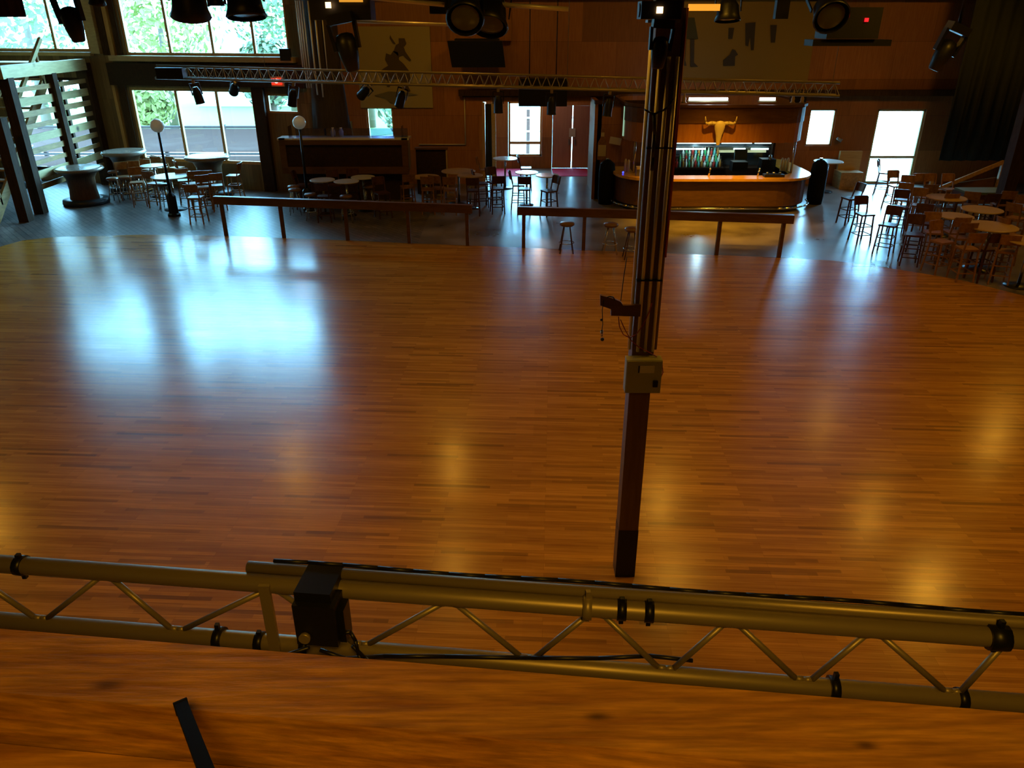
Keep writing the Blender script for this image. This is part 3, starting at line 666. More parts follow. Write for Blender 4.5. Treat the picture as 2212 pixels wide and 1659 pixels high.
# ================================================================== the bar
def stadium(x0, x1, y0, y1, r, n=8, open_back=False):
    pts = []
    for cx, cy, a0_ in ((x1 - r, y0 + r, -90), (x1 - r, y1 - r, 0), (x0 + r, y1 - r, 90), (x0 + r, y0 + r, 180)):
        for k in range(n + 1):
            a_ = R(a0_ + 90 * k / n); pts.append((cx + r * math.cos(a_), cy + r * math.sin(a_)))
    return pts
def ring(outer, inner, z0, z1, mb=None):
    mb = mb or MB(); n = len(outer)
    vs = [(x, y, z0) for x, y in outer] + [(x, y, z1) for x, y in outer] + [(x, y, z0) for x, y in inner] + [(x, y, z1) for x, y in inner]
    fs = []
    for i in range(n):
        j = (i + 1) % n
        fs += [(i, j, n + j, n + i), (2 * n + j, 2 * n + i, 3 * n + i, 3 * n + j), (n + i, n + j, 3 * n + j, 3 * n + i), (j, i, 2 * n + i, 2 * n + j)]
    return mb.add(vs, fs)
yb0 = 24.0; bx0, bx1 = AY(1328, 385, yb0 + .9).x, AY(1752, 400, yb0 + .9).x; yb1 = 28.4
bar = thing('bar_counter', ((bx0 + bx1) / 2, yb0 + 1, 0), 'long rounded bar with glossy orange top and dark wood front', 'bar counter')
OUT = stadium(bx0, bx1, yb0, yb1, 1.3); INN = stadium(bx0 + .62, bx1 - .62, yb0 + .62, yb1 - .62, .75)
ring(OUT, INN, 1.02, 1.10).build('bar_top', M['bartop'], bar)
ring(stadium(bx0 + .12, bx1 - .12, yb0 + .12, yb1 - .12, 1.2), stadium(bx0 + .2, bx1 - .2, yb0 + .2, yb1 - .2, 1.12), .22, 1.02).build('bar_front', M['rail'], bar)
ring(stadium(bx0 + .25, bx1 - .25, yb0 + .25, yb1 - .25, 1.1), stadium(bx0 + .33, bx1 - .33, yb0 + .33, yb1 - .33, 1.0), 0, .23).build('kick_base', M['black'], bar)
fr_ = stadium(bx0 - .04, bx1 + .04, yb0 - .06, yb1, 1.35)
MB().path([(x, y, .2) for x, y in fr_ if y < yb0 + 2.2][:40], .03, 8).build('foot_rail', M['chrome'], bar) if False else None
half = [(x, y) for x, y in stadium(bx0 - .04, bx1 + .04, yb0 - .08, yb1, 1.35)]
seq = half[-9:] + half[:9]
MB().path([(x, y, .2) for x, y in seq], .03, 8).build('foot_rail', M['chrome'], bar)
# canopy
cx0, cx1 = AY(1352, 260, 25.2).x, AY(1738, 270, 25.2).x; cy0 = 24.55; cy1 = 28.5; zc0, zc1 = 2.10, 3.16
can = thing('bar_canopy', ((cx0 + cx1) / 2, cy0 + 1.5, zc0), 'curved plywood canopy hung over the bar', 'canopy')
ring(stadium(cx0, cx1, cy0, cy1, 1.0), stadium(cx0 + .06, cx1 - .06, cy0 + .06, cy1 - .06, .94), zc0, zc1).build('fascia', M['barply'], can)
MB().prism(stadium(cx0 + .07, cx1 - .07, cy0 + .07, cy1 - .07, .93), zc1 - .35, zc1 - .3).build('deck', M['darkwood'], can)
ring(stadium(cx0 - .07, cx1 + .07, cy0 - .07, cy1 + .07, 1.07), stadium(cx0 + .02, cx1 - .02, cy0 + .02, cy1 - .02, .98), zc1 - .02, zc1 + .06).build('cornice', M['rail'], can)
ring(stadium(cx0 - .02, cx1 + .02, cy0 - .02, cy1 + .02, 1.02), stadium(cx0 + .03, cx1 - .03, cy0 + .03, cy1 - .03, .97), zc1 - .48, zc1 - .04).build('shadow_band', M['rail'], can)  # darker wood band stands in for the cornice's shadow on the fascia
for px in (1370, 1712):
    v = AY(px, 350, 25.0); MB().tube((v.x, 25.0, 1.1), (v.x, 25.0, zc0 + .3), .035, .035, 10).build('support_pole', M['chrome'], can)
# pale vertical light strips at both ends of the canopy
for px, lb in ((1357, 'greenish'), (1733, 'white')):
    v = AY(px, 270, 25.55); MB().box((cx0 - .015 if px < 1500 else cx1 + .015, 25.55, (zc0 + zc1) / 2), (.03, .10, .9)).build('light_strip', mat(lb + '_strip', (.5, .8, .65), .4, emit=(.45, .85, .6) if px < 1500 else (1, .85, .65), estr=.55), can)
# tubes on top of the canopy
for (x0, x1, lb) in ((1484, 1572, 'long bright fluorescent batten on top of the bar canopy'), (1636, 1674, 'short bright fluorescent batten on top of the bar canopy')):
    a, b = AY(x0, 228, 25.6), AY(x1, 229, 25.6); z = zc1 + .12
    L_ = thing('fluorescent_light', ((a.x + b.x) / 2, 25.6, z - .08), lb, 'light')
    MB().box(((a.x + b.x) / 2, 25.6, z - .05), (b.x - a.x, .12, .05)).build('batten', M['greybox'], L_)
    MB().tube((a.x + .04, 25.55, z + .02), (b.x - .04, 25.55, z + .02), .045, .045, 10).build('tube', M['tube'], L_)
for (px, lb) in ((1478, 'pale pointed finial near the left tube on the canopy'), (1713, 'pale pointed finial at the right end of the canopy'), (1733, 'rightmost pale pointed finial on the canopy corner')):
    v = AY(px, 215, 25.1); tag(MB().lathe((v.x, 25.1, zc1 + .06), [(.09, 0), (.05, .06), (.06, .12), (.03, .2), (.004, .42)], 10).build('finial', M['sill']), lb, 'finial')
MB_ = MB().box((AY(1722, 225, 25.6).x, 25.6, zc1 + .2), (.4, .4, .32)); tag(MB_.build('speaker_box', M['black']), 'black speaker standing on the right end of the bar canopy', 'speaker')
# longhorn skull on the fascia
v = AY(1553, 285, cy0 - .1); sk = thing('longhorn_skull', v, 'pale longhorn cattle skull mounted on the bar canopy front', 'skull')
mb = MB(); prof = [(-.42, .05), (-.30, .075), (-.12, .10), (.06, .16), (.20, .17), (.28, .10), (.30, .02)]
n = 12; vs = []
for z, r in prof:
    for i in range(n): t_ = 2 * math.pi * i / n; vs.append((v.x + r * math.cos(t_), v.y - .02 + r * .45 * math.sin(t_), v.z + z + .03))
mb.add(vs, [(k * n + i, k * n + (i + 1) % n, (k + 1) * n + (i + 1) % n, (k + 1) * n + i) for k in range(len(prof) - 1) for i in range(n)], True)
mb.build('skull', M['horn'], sk)
for s in (-1, 1):
    pts = [(.10, .24, 0), (.26, .26, -.02), (.40, .24, -.05), (.46, .30, -.07), (.48, .46, -.08)]; rr = [.055, .06, .045, .03, .012]
    mb = MB()
    for k in range(4):
        p0, p1 = pts[k], pts[k + 1]
        mb.tube(v + Vector((s * p0[0], p0[2], p0[1])), v + Vector((s * p1[0], p1[2], p1[1])), rr[k], rr[k + 1], 8)
    mb.build('horn', M['horn'], sk)
# back bar shelving with lit display
gx0, gx1 = AY(1455, 345, 26.6).x, AY(1664, 345, 26.6).x
bb = thing('back_bar', ((gx0 + gx1) / 2, 27, 0), 'back bar cabinet with lit mirror shelf behind the bottles', 'back bar')
MB().box(((gx0 + gx1) / 2, 26.9, .5), (gx1 - gx0 + .3, .7, 1.0)).build('cabinet', M['darkwood'], bb)
MB().box(((gx0 + gx1) / 2, 27.22, 1.6), (gx1 - gx0 + .3, .05, 1.25)).build('mirror_panel', mat('back_mirror', (.22, .25, .27), .12, .8), bb)
MB().box(((gx0 + gx1) / 2, 27.0, 1.66), (gx1 - gx0, .3, .02)).build('shelf', M['steel'], bb)
for x in (gx0 - .1, gx1 + .1): MB().box((x, 26.95, 1.6), (.08, .5, 1.25)).build('side_post', M['darkwood'], bb)
for (f0, f1, z, m_) in ((0, .46, 1.80, 'cooltube'), (.49, .80, 1.80, 'cooltube'), (.83, 1, 1.80, 'cooltube'), (0, .33, 1.60, 'cooltube'), (.62, .74, 1.60, 'cooltube'), (.80, .98, 1.60, 'cooltube')):
    MB().tube((gx0 + (gx1 - gx0) * f0, 26.75, z), (gx0 + (gx1 - gx0) * f1, 26.75, z), .028, .028, 8).build('display_tube', M[m_], bb)
MB().box((gx0 + (gx1 - gx0) * .72, 26.9, 1.50), ((gx1 - gx0) * .5, .1, .07)).build('lit_ledge', mat('pale_ledge', (.6, .6, .35), .5, emit=(.7, .7, .35), estr=.35), bb)
# bottles in front of the display
BC = [('green', (.05, .35, .12)), ('clear', (.75, .85, .82)), ('amber', (.45, .20, .04)), ('teal', (.10, .45, .42)), ('red', (.45, .04, .03)), ('pale', (.6, .7, .5))]
BM = {n_: mat(n_ + '_bottle_glass', c_, .12, coat=.5) for n_, c_ in BC}
ordn = ['first', 'second', 'third', 'fourth', 'fifth', 'sixth', 'seventh', 'eighth', 'ninth', 'tenth', 'eleventh', 'twelfth', 'thirteenth', 'fourteenth', 'fifteenth', 'sixteenth']
rows = [('lower', 26.35, 1.06, 15, 1462, 1556), ('middle', 26.56, 1.20, 14, 1468, 1552), ('upper', 26.78, 1.36, 12, 1474, 1548)]
stp = thing('bottle_riser', ((gx0) + .7, 26.7, 1.0), 'stepped dark riser carrying the liquor bottles behind the bar', 'shelf')
rx0, rx1 = AY(1458, 345, 26.6).x, AY(1560, 345, 26.6).x
for (nm, y, z, n_, x0, x1) in rows:
    MB().box(((rx0 + rx1) / 2, y + .04, (z + 1.0) / 2), (rx1 - rx0, .24, z - 1.0 if z > 1.0 else .05)).build('step', M['darkwood'], stp)
    for k in range(n_):
        cn = BC[(k * 5 + int(z * 10)) % 6][0]; px = x0 + (x1 - x0) * k / (n_ - 1)
        x = AY(px, 350, y).x; hgt = random.uniform(.24, .32)
        b_ = thing('liquor_bottle', (x, y, z), '%s glass liquor bottle, %s from left in the %s row behind the bar' % (cn, ordn[k], nm), 'bottle', 'liquor bottles behind the bar')
        MB().lathe((x, y, z), [(.036, 0), (.04, .02), (.04, hgt * .55), (.015, hgt * .72), (.014, hgt * .92)], 10).build('bottle_body', BM[cn], b_)
        MB().lathe((x, y, z + hgt * .92), [(.017, 0), (.017, hgt * .08)], 8).build('cap', M['chrome'] if k % 2 else M['black'], b_)
def cups(px, py, Y, z, n, lb, grp):
    for k in range(n):
        x = AY(px + k * 6.5, py, Y).x; hgt = .42 - .03 * (k % 2)
        tag(MB().lathe((x, Y, z), [(.045, 0), (.042, hgt * .85), (.02, hgt)], 10).build('cup_stack', M['horn']), '%s %s' % (ordn[k], lb), 'cups', grp)
cups(1690, 345, 25.4, 1.10, 3, 'tall cup stack from left at the right end of the bar', 'cup stacks on the right end of the bar')
cups(1352, 345, 25.2, 1.10, 2, 'tall cup stack from left at the left end of the bar', 'cup stacks on the left end of the bar')
# bar top clutter
v = AY(1340, 370, 25.1); 
def cask(px, Y, lb):
    x = AY(px, 380, Y).x; t = thing('black_keg', (x, Y, 0), lb, 'keg')
    MB().lathe((x, Y, 0), [(.24, 0), (.27, .3), (.27, 1.05), (.24, 1.3), (.10, 1.42)], 20).build('keg_body', M['matt_black'], t)
    MB().lathe((x, Y, 1.42), [(.05, 0), (.05, .06)], 10).build('neck', M['chrome'], t)
cask(1311, 25.6, 'tall rounded black bin beside the left end of the bar'); cask(1768, 25.6, 'tall rounded black bin beside the right end of the bar')
v = AY(1620, 350, 24.9); rg = thing('cash_register', (v.x, 25.9, 1.0), 'dark till screen on a stand behind the bar', 'till')
MB().box((v.x, 26.1, 1.15), (.5, .4, .3)).build('drawer', M['black'], rg); MB().box((v.x, 26.0, 1.52), (.42, .06, .34), Matrix.Rotation(R(-18), 3, 'X')).build('screen', mat('dim_screen', (.06, .12, .13), .15), rg)
v = AY(1655, 372, 25.9); tp = thing('drink_tower', (v.x, 25.9, 1.0), 'dark drinks machine right of the till', 'machine')
MB().box((v.x, 25.95, 1.2), (.46, .4, .42)).build('body', M['blackm'], tp); MB().lathe((v.x, 25.7, 1.41), [(.05, 0), (.05, .12), (.02, .18)], 10).build('tap', M['chrome'], tp)
for px, lb in ((1531, 'small chrome tap on the middle of the bar top'), (1637, 'small chrome tap near the right of the bar top')):
    x = AY(px, 378, 24.5).x; t = thing('bar_tap', (x, 24.5, 1.1), lb, 'tap'); MB().tube((x, 24.5, 1.1), (x + .03, 24.5, 1.3), .03, .02, 8).build('stem', M['chrome'], t); MB().ball((x + .03, 24.5, 1.32), .035, 6).build('knob', M['chrome'], t)
x = AY(1670, 385, 24.4).x; tr = thing('bar_caddy', (x, 24.4, 1.1), 'low black caddy on the right of the bar top', 'caddy')
MB().box((x, 24.4, 1.14), (.62, .26, .08)).build('tray', M['black'], tr)
for k in range(3): MB().lathe((x - .2 + .2 * k, 24.4, 1.18), [(.04, 0), (.04, .06)], 8).build('cup', M['chrome'], tr)
x = AY(1346, 372, 25.0).x; tag(MB().ball((x, 25.0, 1.13), .03, 6).build('blue_light', M['blue']), 'tiny glowing blue light on the left bar end', 'light')
v = AY(1386, 360, 24.6); t = thing('napkin_box', (v.x, 24.6, 1.1), 'grey box with a yellow lid on the left bar top', 'box'); MB().box((v.x, 24.6, 1.2), (.34, .26, .2)).build('box_body', M['steel'], t); MB().box((v.x, 24.6, 1.34), (.32, .24, .07)).build('lid', M['amber'] if False else M['horn'], t)
v = AY(1329, 338, 25.9); tag(MB().box((v.x, 26.1, 1.95), (.38, .02, .22), Matrix.Rotation(R(10), 3, 'Y')).build('paper_notice', M['paper']), 'crooked pale paper notice above the left black bin', 'notice')
# ================================================================== railings at the edge of the dance floor
def railing(p0, p1, posts, label):
    a = G(*p0); b = G(*p1); t = thing('railing', ((a.x + b.x) / 2, (a.y + b.y) / 2, 0), label, 'railing'); d = (b - a).normalized()
    MB().beam(a + Vector((0, -.02, 1.0)) - d * .12, b + Vector((0, -.02, 1.0)) + d * .15, .05, .19).build('rail_board', M['rail'], t)
    MB().beam(a + Vector((0, .02, 1.105)) - d * .12, b + Vector((0, .02, 1.105)) + d * .15, .14, .035).build('cap_board', M['rail'], t)
    for px, py in posts:
        q = G(px, py); MB().box((q.x, q.y + .05, .50), (.09, .09, 1.0)).build('post', M['rail'], t)
railing((484, 510), (1010, 532), ((488, 510.5), (613, 515.5), (751, 521), (884, 527), (1010, 532.5)), 'long wooden railing at the dance floor edge, left of the gap')
railing((1128, 537), (1688, 558), ((1131, 537), (1260, 542.5), (1405, 548), (1548, 553), (1683, 557.5)), 'long wooden railing at the dance floor edge in front of the bar')
# ================================================================== furniture kinds
def mk_chair(wood='chair', name='bar_chair'):
    r = thing(name, (0, 0, 0), 'chair', 'chair')
    S = .76
    MB().box((0, 0, S), (.40, .38, .045)).build('seat', M[wood], r)
    bk = MB(); 
    for k in range(6):
        a0_, a1_ = -.20 + k * .4 / 6, -.20 + (k + 1) * .4 / 6
        f_ = lambda q: .215 - .035 * (1 - (q / .2) ** 2) * -1
        bk.add([(a0_, f_(a0_) + .02, S + .20), (a1_, f_(a1_) + .02, S + .20), (a1_, f_(a1_) + .075, S + .44), (a0_, f_(a0_) + .075, S + .44),
                (a0_, f_(a0_) + .04, S + .20), (a1_, f_(a1_) + .04, S + .20), (a1_, f_(a1_) + .095, S + .44), (a0_, f_(a0_) + .095, S + .44)],
               [(0, 1, 2, 3), (4, 7, 6, 5), (0, 4, 5, 1), (3, 2, 6, 7), (0, 3, 7, 4), (1, 5, 6, 2)])
    bk.build('backrest', M[wood], r)
    for sx in (-1, 1):
        MB().beam((sx * .17, -.16, S), (sx * .20, -.20, 0), .034, .034).build('leg', M[wood], r)
        MB().beam((sx * .17, .17, S), (sx * .20, .23, 0), .034, .034).build('leg', M[wood], r)
        MB().beam((sx * .18, .18, S), (sx * .19, .27, S + .42), .034, .03).build('back_post', M[wood], r)
    for z in (.22, .45):
        w = .185; q = MB(); q.beam((-w, -.19, z), (w, -.19, z), .02, .024); q.beam((-w, .205, z), (w, .205, z), .02, .024)
        q.beam((-w, -.19, z + .01), (-w, .205, z + .01), .02, .024); q.beam((w, -.19, z + .01), (w, .205, z + .01), .02, .024)
        q.build('stretcher', M[wood], r)
    return r
def mk_stool(metal=False):
    r = thing('bar_stool', (0, 0, 0), 'stool', 'stool'); S = .76
    MB().lathe((0, 0, S - .05), [(.15, 0), (.19, .03), (.195, .06), (.17, .09), (.02, .10)], 18).build('seat', M['seatpad'], r)
    lm = M['chrome'] if metal else M['chair_dark']
    for k in range(4):
        a_ = R(45 + 90 * k); c_, s_ = math.cos(a_), math.sin(a_)
        MB().tube((.10 * c_, .10 * s_, S - .04), (.25 * c_, .25 * s_, 0), .016, .016, 8).build('leg', lm, r)
    q = MB(); n_ = 16; pr = [(.195 * math.cos(2 * math.pi * i / n_), .195 * math.sin(2 * math.pi * i / n_), .27) for i in range(n_ + 1)]
    q.path(pr, .011, 6).build('foot_ring', M['chrome'], r); return r
def mk_table(rad, top, name='pub_table'):
    def f():
        r = thing(name, (0, 0, 0), 'table', 'table')
        MB().lathe((0, 0, 1.035), [(rad * .97, 0), (rad, .01), (rad, .028), (rad * .98, .033)], 36, smooth=False).build('table_top', M[top], r)
        MB().tube((0, 0, .03), (0, 0, 1.035), .035, .035, 12).build('pedestal', M['chrome'], r)
        MB().lathe((0, 0, 0), [(rad * .62, 0), (rad * .60, .02), (.05, .05)], 24).build('base', M['blackm'], r); return r
    return f
def mk_log_table():
    r = thing('log_table', (0, 0, 0), 'table', 'table')
    MB().lathe((0, 0, 0), [(.70, 0), (.72, .04), (.70, .16), (.5, .18)], 28).build('base', M['black'], r)
    vs = []; n_ = 24; prof = [(.15, .44), (.5, .40), (.85, .42), (1.0, .50), (1.06, .60)]
    for z, rr in prof:
        for i in range(n_): t_ = 2 * math.pi * i / n_; q = rr * (1 + .06 * math.sin(3 * t_ + 1) + .04 * math.sin(5 * t_)); vs.append((q * math.cos(t_), q * math.sin(t_), z))
    MB().add(vs, [(k * n_ + i, k * n_ + (i + 1) % n_, (k + 1) * n_ + (i + 1) % n_, (k + 1) * n_ + i) for k in range(len(prof) - 1) for i in range(n_)], True).build('log', M['stump'], r)
    MB().lathe((0, 0, 1.05), [(.58, 0), (.70, .02), (.75, .07), (.72, .12), (.64, .13), (.60, .115), (.02, .115)], 36).build('table_top', mat('worn_log_top', (.20, .15, .11), .22), r)
    return r
def mk_lamppost():
    r = thing('globe_lamp_post', (0, 0, 0), 'lamp', 'lamp post')
    MB().lathe((0, 0, 0), [(.20, 0), (.20, .06), (.15, .10), (.15, .62), (.12, .66), (.05, .72)], 8, smooth=False).build('base', M['blackm'], r)
    MB().tube((0, 0, .7), (0, 0, 2.52), .045, .035, 10).build('pole', M['blackm'], r)
    MB().ball((0, 0, 2.70), .20, 12).build('globe', M['globe'], r); return r
KC, KD = Kind(lambda: mk_chair()), Kind(lambda: mk_chair('chair_dark'))
KS, KSM = Kind(lambda: mk_stool(False)), Kind(lambda: mk_stool(True))
KL, KP = Kind(mk_log_table), Kind(mk_lamppost)
TB = {}
def table(px, py, rad, top, label, group):
    k = (rad, top)
    if k not in TB: TB[k] = Kind(mk_table(rad, top))
    v = G(px, py, 1.065); v.z = 0; return TB[k].place(v, 0, label, group)
def seatat(K_, px, py, rot, label, group, z=.78):
    v = G(px, py, z); v.z = 0; return K_.place(v, R(rot), label, group)
# lamp posts
v = G(377, 466); KP.place((v.x, v.y, 0), 0, 'black lamp post with white globe standing by the left tables', 'globe lamp posts')
v = AY(649, 289, 24.6); KP.place((v.x, 24.6, 0), 0, 'black lamp post with white globe before the service counter', 'globe lamp posts')
# log tables
for px, py, Y, lb in ((170, 363, None, 'log table with rounded rim nearest the left staircase posts'), (267, 327, 27.7, 'log table with rounded rim at the back below the window corner'),
                      (447, 338, 26.9, 'log table with shining top on a round black base below the lower window'), (22, 318, 28.6, 'log table half hidden behind the leftmost posts')):
    v = G(px, py, 1.15) if Y is None else AY(px, py, Y)
    KL.place((v.x, v.y, 0), px * .7, lb, 'log tables').scale = (1, 1, v.z / 1.15)
# left group
gl = 'chairs and stools of the left table group'
table(331, 357, .42, 'top_white', 'small round white table behind the left lamp post', 'round tables of the left group')
table(367, 380, .58, 'top_white', 'larger round white table crossed by the left lamp post', 'round tables of the left group')
for px, py, rt, lb in ((262, 358, 30, 'nearest the back log table'), (283, 356, 10, 'second along from the back log table'), (303, 352, -10, 'behind the small white table, left side'),
                       (318, 344, -30, 'directly under the window corner post'), (345, 340, 170, 'at the window, left of the lamp globe pole'),
                       (378, 340, 160, 'at the window, right of the lamp pole'), (396, 350, 120, 'catching window light on its back'), (392, 366, 200, 'close behind the large white table'),
                       (413, 372, 215, 'right of the large white table'), (434, 380, 205, 'dark against the log table, front one'), (447, 370, 190, 'pushed toward the shining log table'),
                       (418, 400, 180, 'front right of the large white table'), (500, 356, -90, 'standing alone right of the shining log table'),
                       (290, 370, 20, 'between the round seats and the small table'), (330, 372, 170, 'front of the small white table'), (465, 376, 200, 'rightmost beside the shining log table base')):
    seatat(KC, px, py, rt, 'wooden bar chair in the left group, ' + lb, gl, 1.12)
for px, py, lb in ((242, 385, 'leftmost round seat beside the near log table'), (272, 382, 'middle of the row of three'), (300, 380, 'right one of the row of three'), (245, 370, 'tucked behind the leftmost round seat'), (352, 398, 'under the front of the large white table')):
    seatat(KSM, px, py, 0, 'metal legged bar stool in the left group, ' + lb, gl)
# middle left group, before the service counter
gm = 'seats before the service counter'
for px, py, rad, lb in ((696, 388, .39, 'left round pale table before the service counter'), (748, 391, .39, 'middle round pale table before the service counter'), (784, 382, .38, 'right round pale table before the service counter')):
    table(px, py, rad, 'top_white', lb, 'round pale tables before the service counter')
for px, py, lb in ((634, 402, 'behind the other at the far left end'), (636, 409, 'front one at the far left end'), (671, 419, 'with shining seat behind the left railing'), (747, 423, 'between the second and third railing posts'), (796, 402, 'in the dark right of the rightmost pale table')):
    seatat(KSM, px, py, 0, 'metal legged bar stool before the counter, ' + lb, gm)
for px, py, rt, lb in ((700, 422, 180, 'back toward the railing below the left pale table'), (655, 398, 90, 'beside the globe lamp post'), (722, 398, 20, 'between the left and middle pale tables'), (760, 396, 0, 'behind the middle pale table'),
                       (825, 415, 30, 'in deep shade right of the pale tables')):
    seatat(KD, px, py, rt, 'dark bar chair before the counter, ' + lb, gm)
# centre group near the entrance
gc = 'bar chairs of the centre tables'
table(920, 381, .43, 'top_tan', 'round orange brown table at the left of the centre group', 'round tables of the centre group')
table(990, 369, .56, 'top_tan', 'large round brown table at the back of the centre group', 'round tables of the centre group')
table(1015, 378, .41, 'top_tan', 'round tan table in front of the large brown table', 'round tables of the centre group')
table(1091, 342, .46, 'top_white', 'tall pale table by the entrance window', 'round tables of the centre group')
table(1138, 372, .38, 'top_white', 'round pale table in the bright entrance light, left one', 'round tables of the centre group')
table(1182, 378, .38, 'top_white', 'round pale table in the bright entrance light, right one', 'round tables of the centre group')
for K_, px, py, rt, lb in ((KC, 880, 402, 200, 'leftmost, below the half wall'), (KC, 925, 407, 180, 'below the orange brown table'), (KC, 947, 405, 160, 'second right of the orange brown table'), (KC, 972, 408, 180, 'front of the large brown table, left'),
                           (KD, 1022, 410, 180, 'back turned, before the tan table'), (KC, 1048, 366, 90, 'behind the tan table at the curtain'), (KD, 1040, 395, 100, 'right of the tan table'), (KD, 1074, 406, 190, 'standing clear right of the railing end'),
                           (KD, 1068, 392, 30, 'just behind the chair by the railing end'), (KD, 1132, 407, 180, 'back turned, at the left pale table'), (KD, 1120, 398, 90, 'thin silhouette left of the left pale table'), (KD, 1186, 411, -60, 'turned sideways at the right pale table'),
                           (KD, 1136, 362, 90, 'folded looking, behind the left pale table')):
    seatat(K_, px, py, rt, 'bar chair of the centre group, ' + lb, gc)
# stools at the right railing
seatat(KS, 1225, 482, 0, 'dark legged bar stool with brown seat just behind the railing gap', 'bar stools behind the right railing')
seatat(KSM, 1320, 484, 0, 'chrome bar stool behind the right railing, left of the column', 'bar stools behind the right railing')
seatat(KS, 1366, 494, 0, 'dark legged bar stool partly hidden by the tall column', 'bar stools behind the right railing')
# right group
gr = 'bar chairs of the right table group'
for px, py, rad, top, lb in ((2045, 426, .52, 'top_tan', 'round tan table at the back of the right group'), (2064, 466, .43, 'top_tan', 'small bright tan table in the right group'), (2122, 452, .50, 'top_tan', 'round brown table behind the small bright one'),
                             (2140, 488, .60, 'top_tan', 'largest round brown table at the right'), (1790, 348, .5, 'top_white', 'pale table by the far right window'), (2228, 520, .5, 'top_tan', 'dim table at the right photo edge')):
    table(px, py, rad, top, lb, 'round tables of the right group')
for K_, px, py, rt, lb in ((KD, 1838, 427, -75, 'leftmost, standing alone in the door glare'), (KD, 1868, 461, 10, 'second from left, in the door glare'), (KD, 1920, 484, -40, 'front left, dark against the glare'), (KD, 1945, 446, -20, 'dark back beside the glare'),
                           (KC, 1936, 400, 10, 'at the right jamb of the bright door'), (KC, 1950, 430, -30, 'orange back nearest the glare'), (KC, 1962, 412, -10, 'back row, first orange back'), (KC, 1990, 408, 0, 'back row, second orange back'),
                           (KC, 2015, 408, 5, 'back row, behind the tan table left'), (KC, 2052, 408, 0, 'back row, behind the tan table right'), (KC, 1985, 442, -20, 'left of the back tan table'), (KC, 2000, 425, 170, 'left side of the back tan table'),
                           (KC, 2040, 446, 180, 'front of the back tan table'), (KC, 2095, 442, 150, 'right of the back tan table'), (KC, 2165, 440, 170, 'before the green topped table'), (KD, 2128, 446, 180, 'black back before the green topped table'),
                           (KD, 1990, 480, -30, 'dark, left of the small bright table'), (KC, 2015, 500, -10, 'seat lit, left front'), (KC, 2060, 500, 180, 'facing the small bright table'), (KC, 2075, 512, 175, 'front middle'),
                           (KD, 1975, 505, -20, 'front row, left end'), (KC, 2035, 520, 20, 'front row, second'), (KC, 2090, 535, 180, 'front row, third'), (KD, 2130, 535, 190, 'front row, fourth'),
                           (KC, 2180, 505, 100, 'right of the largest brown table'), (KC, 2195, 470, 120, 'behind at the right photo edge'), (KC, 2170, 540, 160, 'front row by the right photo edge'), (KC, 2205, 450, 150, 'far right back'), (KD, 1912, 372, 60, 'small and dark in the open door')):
    seatat(K_, px, py, rt, 'bar chair of the right group, ' + lb, gr)
v = G(2130, 411, 1.0); gt = thing('green_table', (v.x, v.y, 0), 'long table with dull green felt top behind the right group', 'table')
MB().box((v.x, v.y, .98), (1.45, .8, .06)).build('felt_top', M['greenfelt'], gt); MB().box((v.x, v.y, .88), (1.5, .85, .13)).build('apron', M['chair_dark'], gt)
for sx in (-1, 1):
    for sy in (-1, 1): MB().box((v.x + sx * .62, v.y + sy * .32, .41), (.09, .09, .82)).build('leg', M['chair_dark'], gt)
# ================================================================== right side: curtain, ramp rail, bench
mb = MB(); cx = AY(2052, 250, 26.2).x; pts = []
for k in range(60):
    pts.append((cx + k * .085, 26.2 + .07 * math.sin(k * 1.3) + .03 * math.sin(k * 2.9)))
n_ = len(pts); vs = [(x, y, 1.3) for x, y in pts] + [(x, y, CEIL) for x, y in pts]
mb.add(vs, [(i, i + 1, n_ + i + 1, n_ + i) for i in range(n_ - 1)], True)
dr = mb.build('stage_drape', M['curtain']); md = dr.modifiers.new('thick', 'SOLIDIFY'); md.thickness = .02
tag(dr, 'tall black drape covering the right part of the back wall', 'curtain')
v = AY(2196, 300, 22.0); post('dark_post', (v.x + .1, 22.0), .34, CEIL, 'beam', 'tall dark post at the right edge in front of the black drape')
a, b = AY(1985, 425, 25.2), AY(2168, 350, 25.2); rr_ = thing('ramp_rail', (a.x, 25.2, 0), 'sloping wooden handrail rising toward the black drape', 'handrail')
MB().beam((a.x, 25.2, a.z), (b.x, 25.2, b.z), .07, .12).build('handrail', M['slat'], rr_); MB().box((b.x, 25.2, b.z / 2), (.1, .1, b.z)).build('post', M['slat'], rr_)
MB().box((a.x + .3, 25.2, .5), (.1, .1, 1.0)).build('post', M['slat'], rr_)
MB().add([(a.x + .3, 25.3, .05), (b.x, 25.3, .05), (b.x, 25.3, b.z - .5), (a.x + .3, 25.3, .6), (a.x + .3, 25.36, .05), (b.x, 25.36, .05), (b.x, 25.36, b.z - .5), (a.x + .3, 25.36, .6)],
         [(0, 1, 2, 3), (7, 6, 5, 4), (0, 4, 5, 1), (1, 5, 6, 2), (2, 6, 7, 3), (3, 7, 4, 0)]).build('side_panel', M['rail'], rr_)
v = AY(1838, 360, 28.2); bn = thing('bench', (v.x, 28.2, 0), 'pale bench seat below the wall between the right window and door', 'bench')
MB().box((v.x, 28.3, .3), (.8, .7, .6)).build('seat_box', M['slat'], bn); MB().box((v.x + .1, 28.65, .8), (.8, .12, .9)).build('seat_back', M['sill'], bn)
v = AY(1808, 298, YB - .1); tag(MB().tube(v, v + Vector((.16, -.06, -.1)), .05, .07, 8).build('wall_spot', M['steel']), 'small silver spot lamp on the wall by the right window', 'spot lamp')
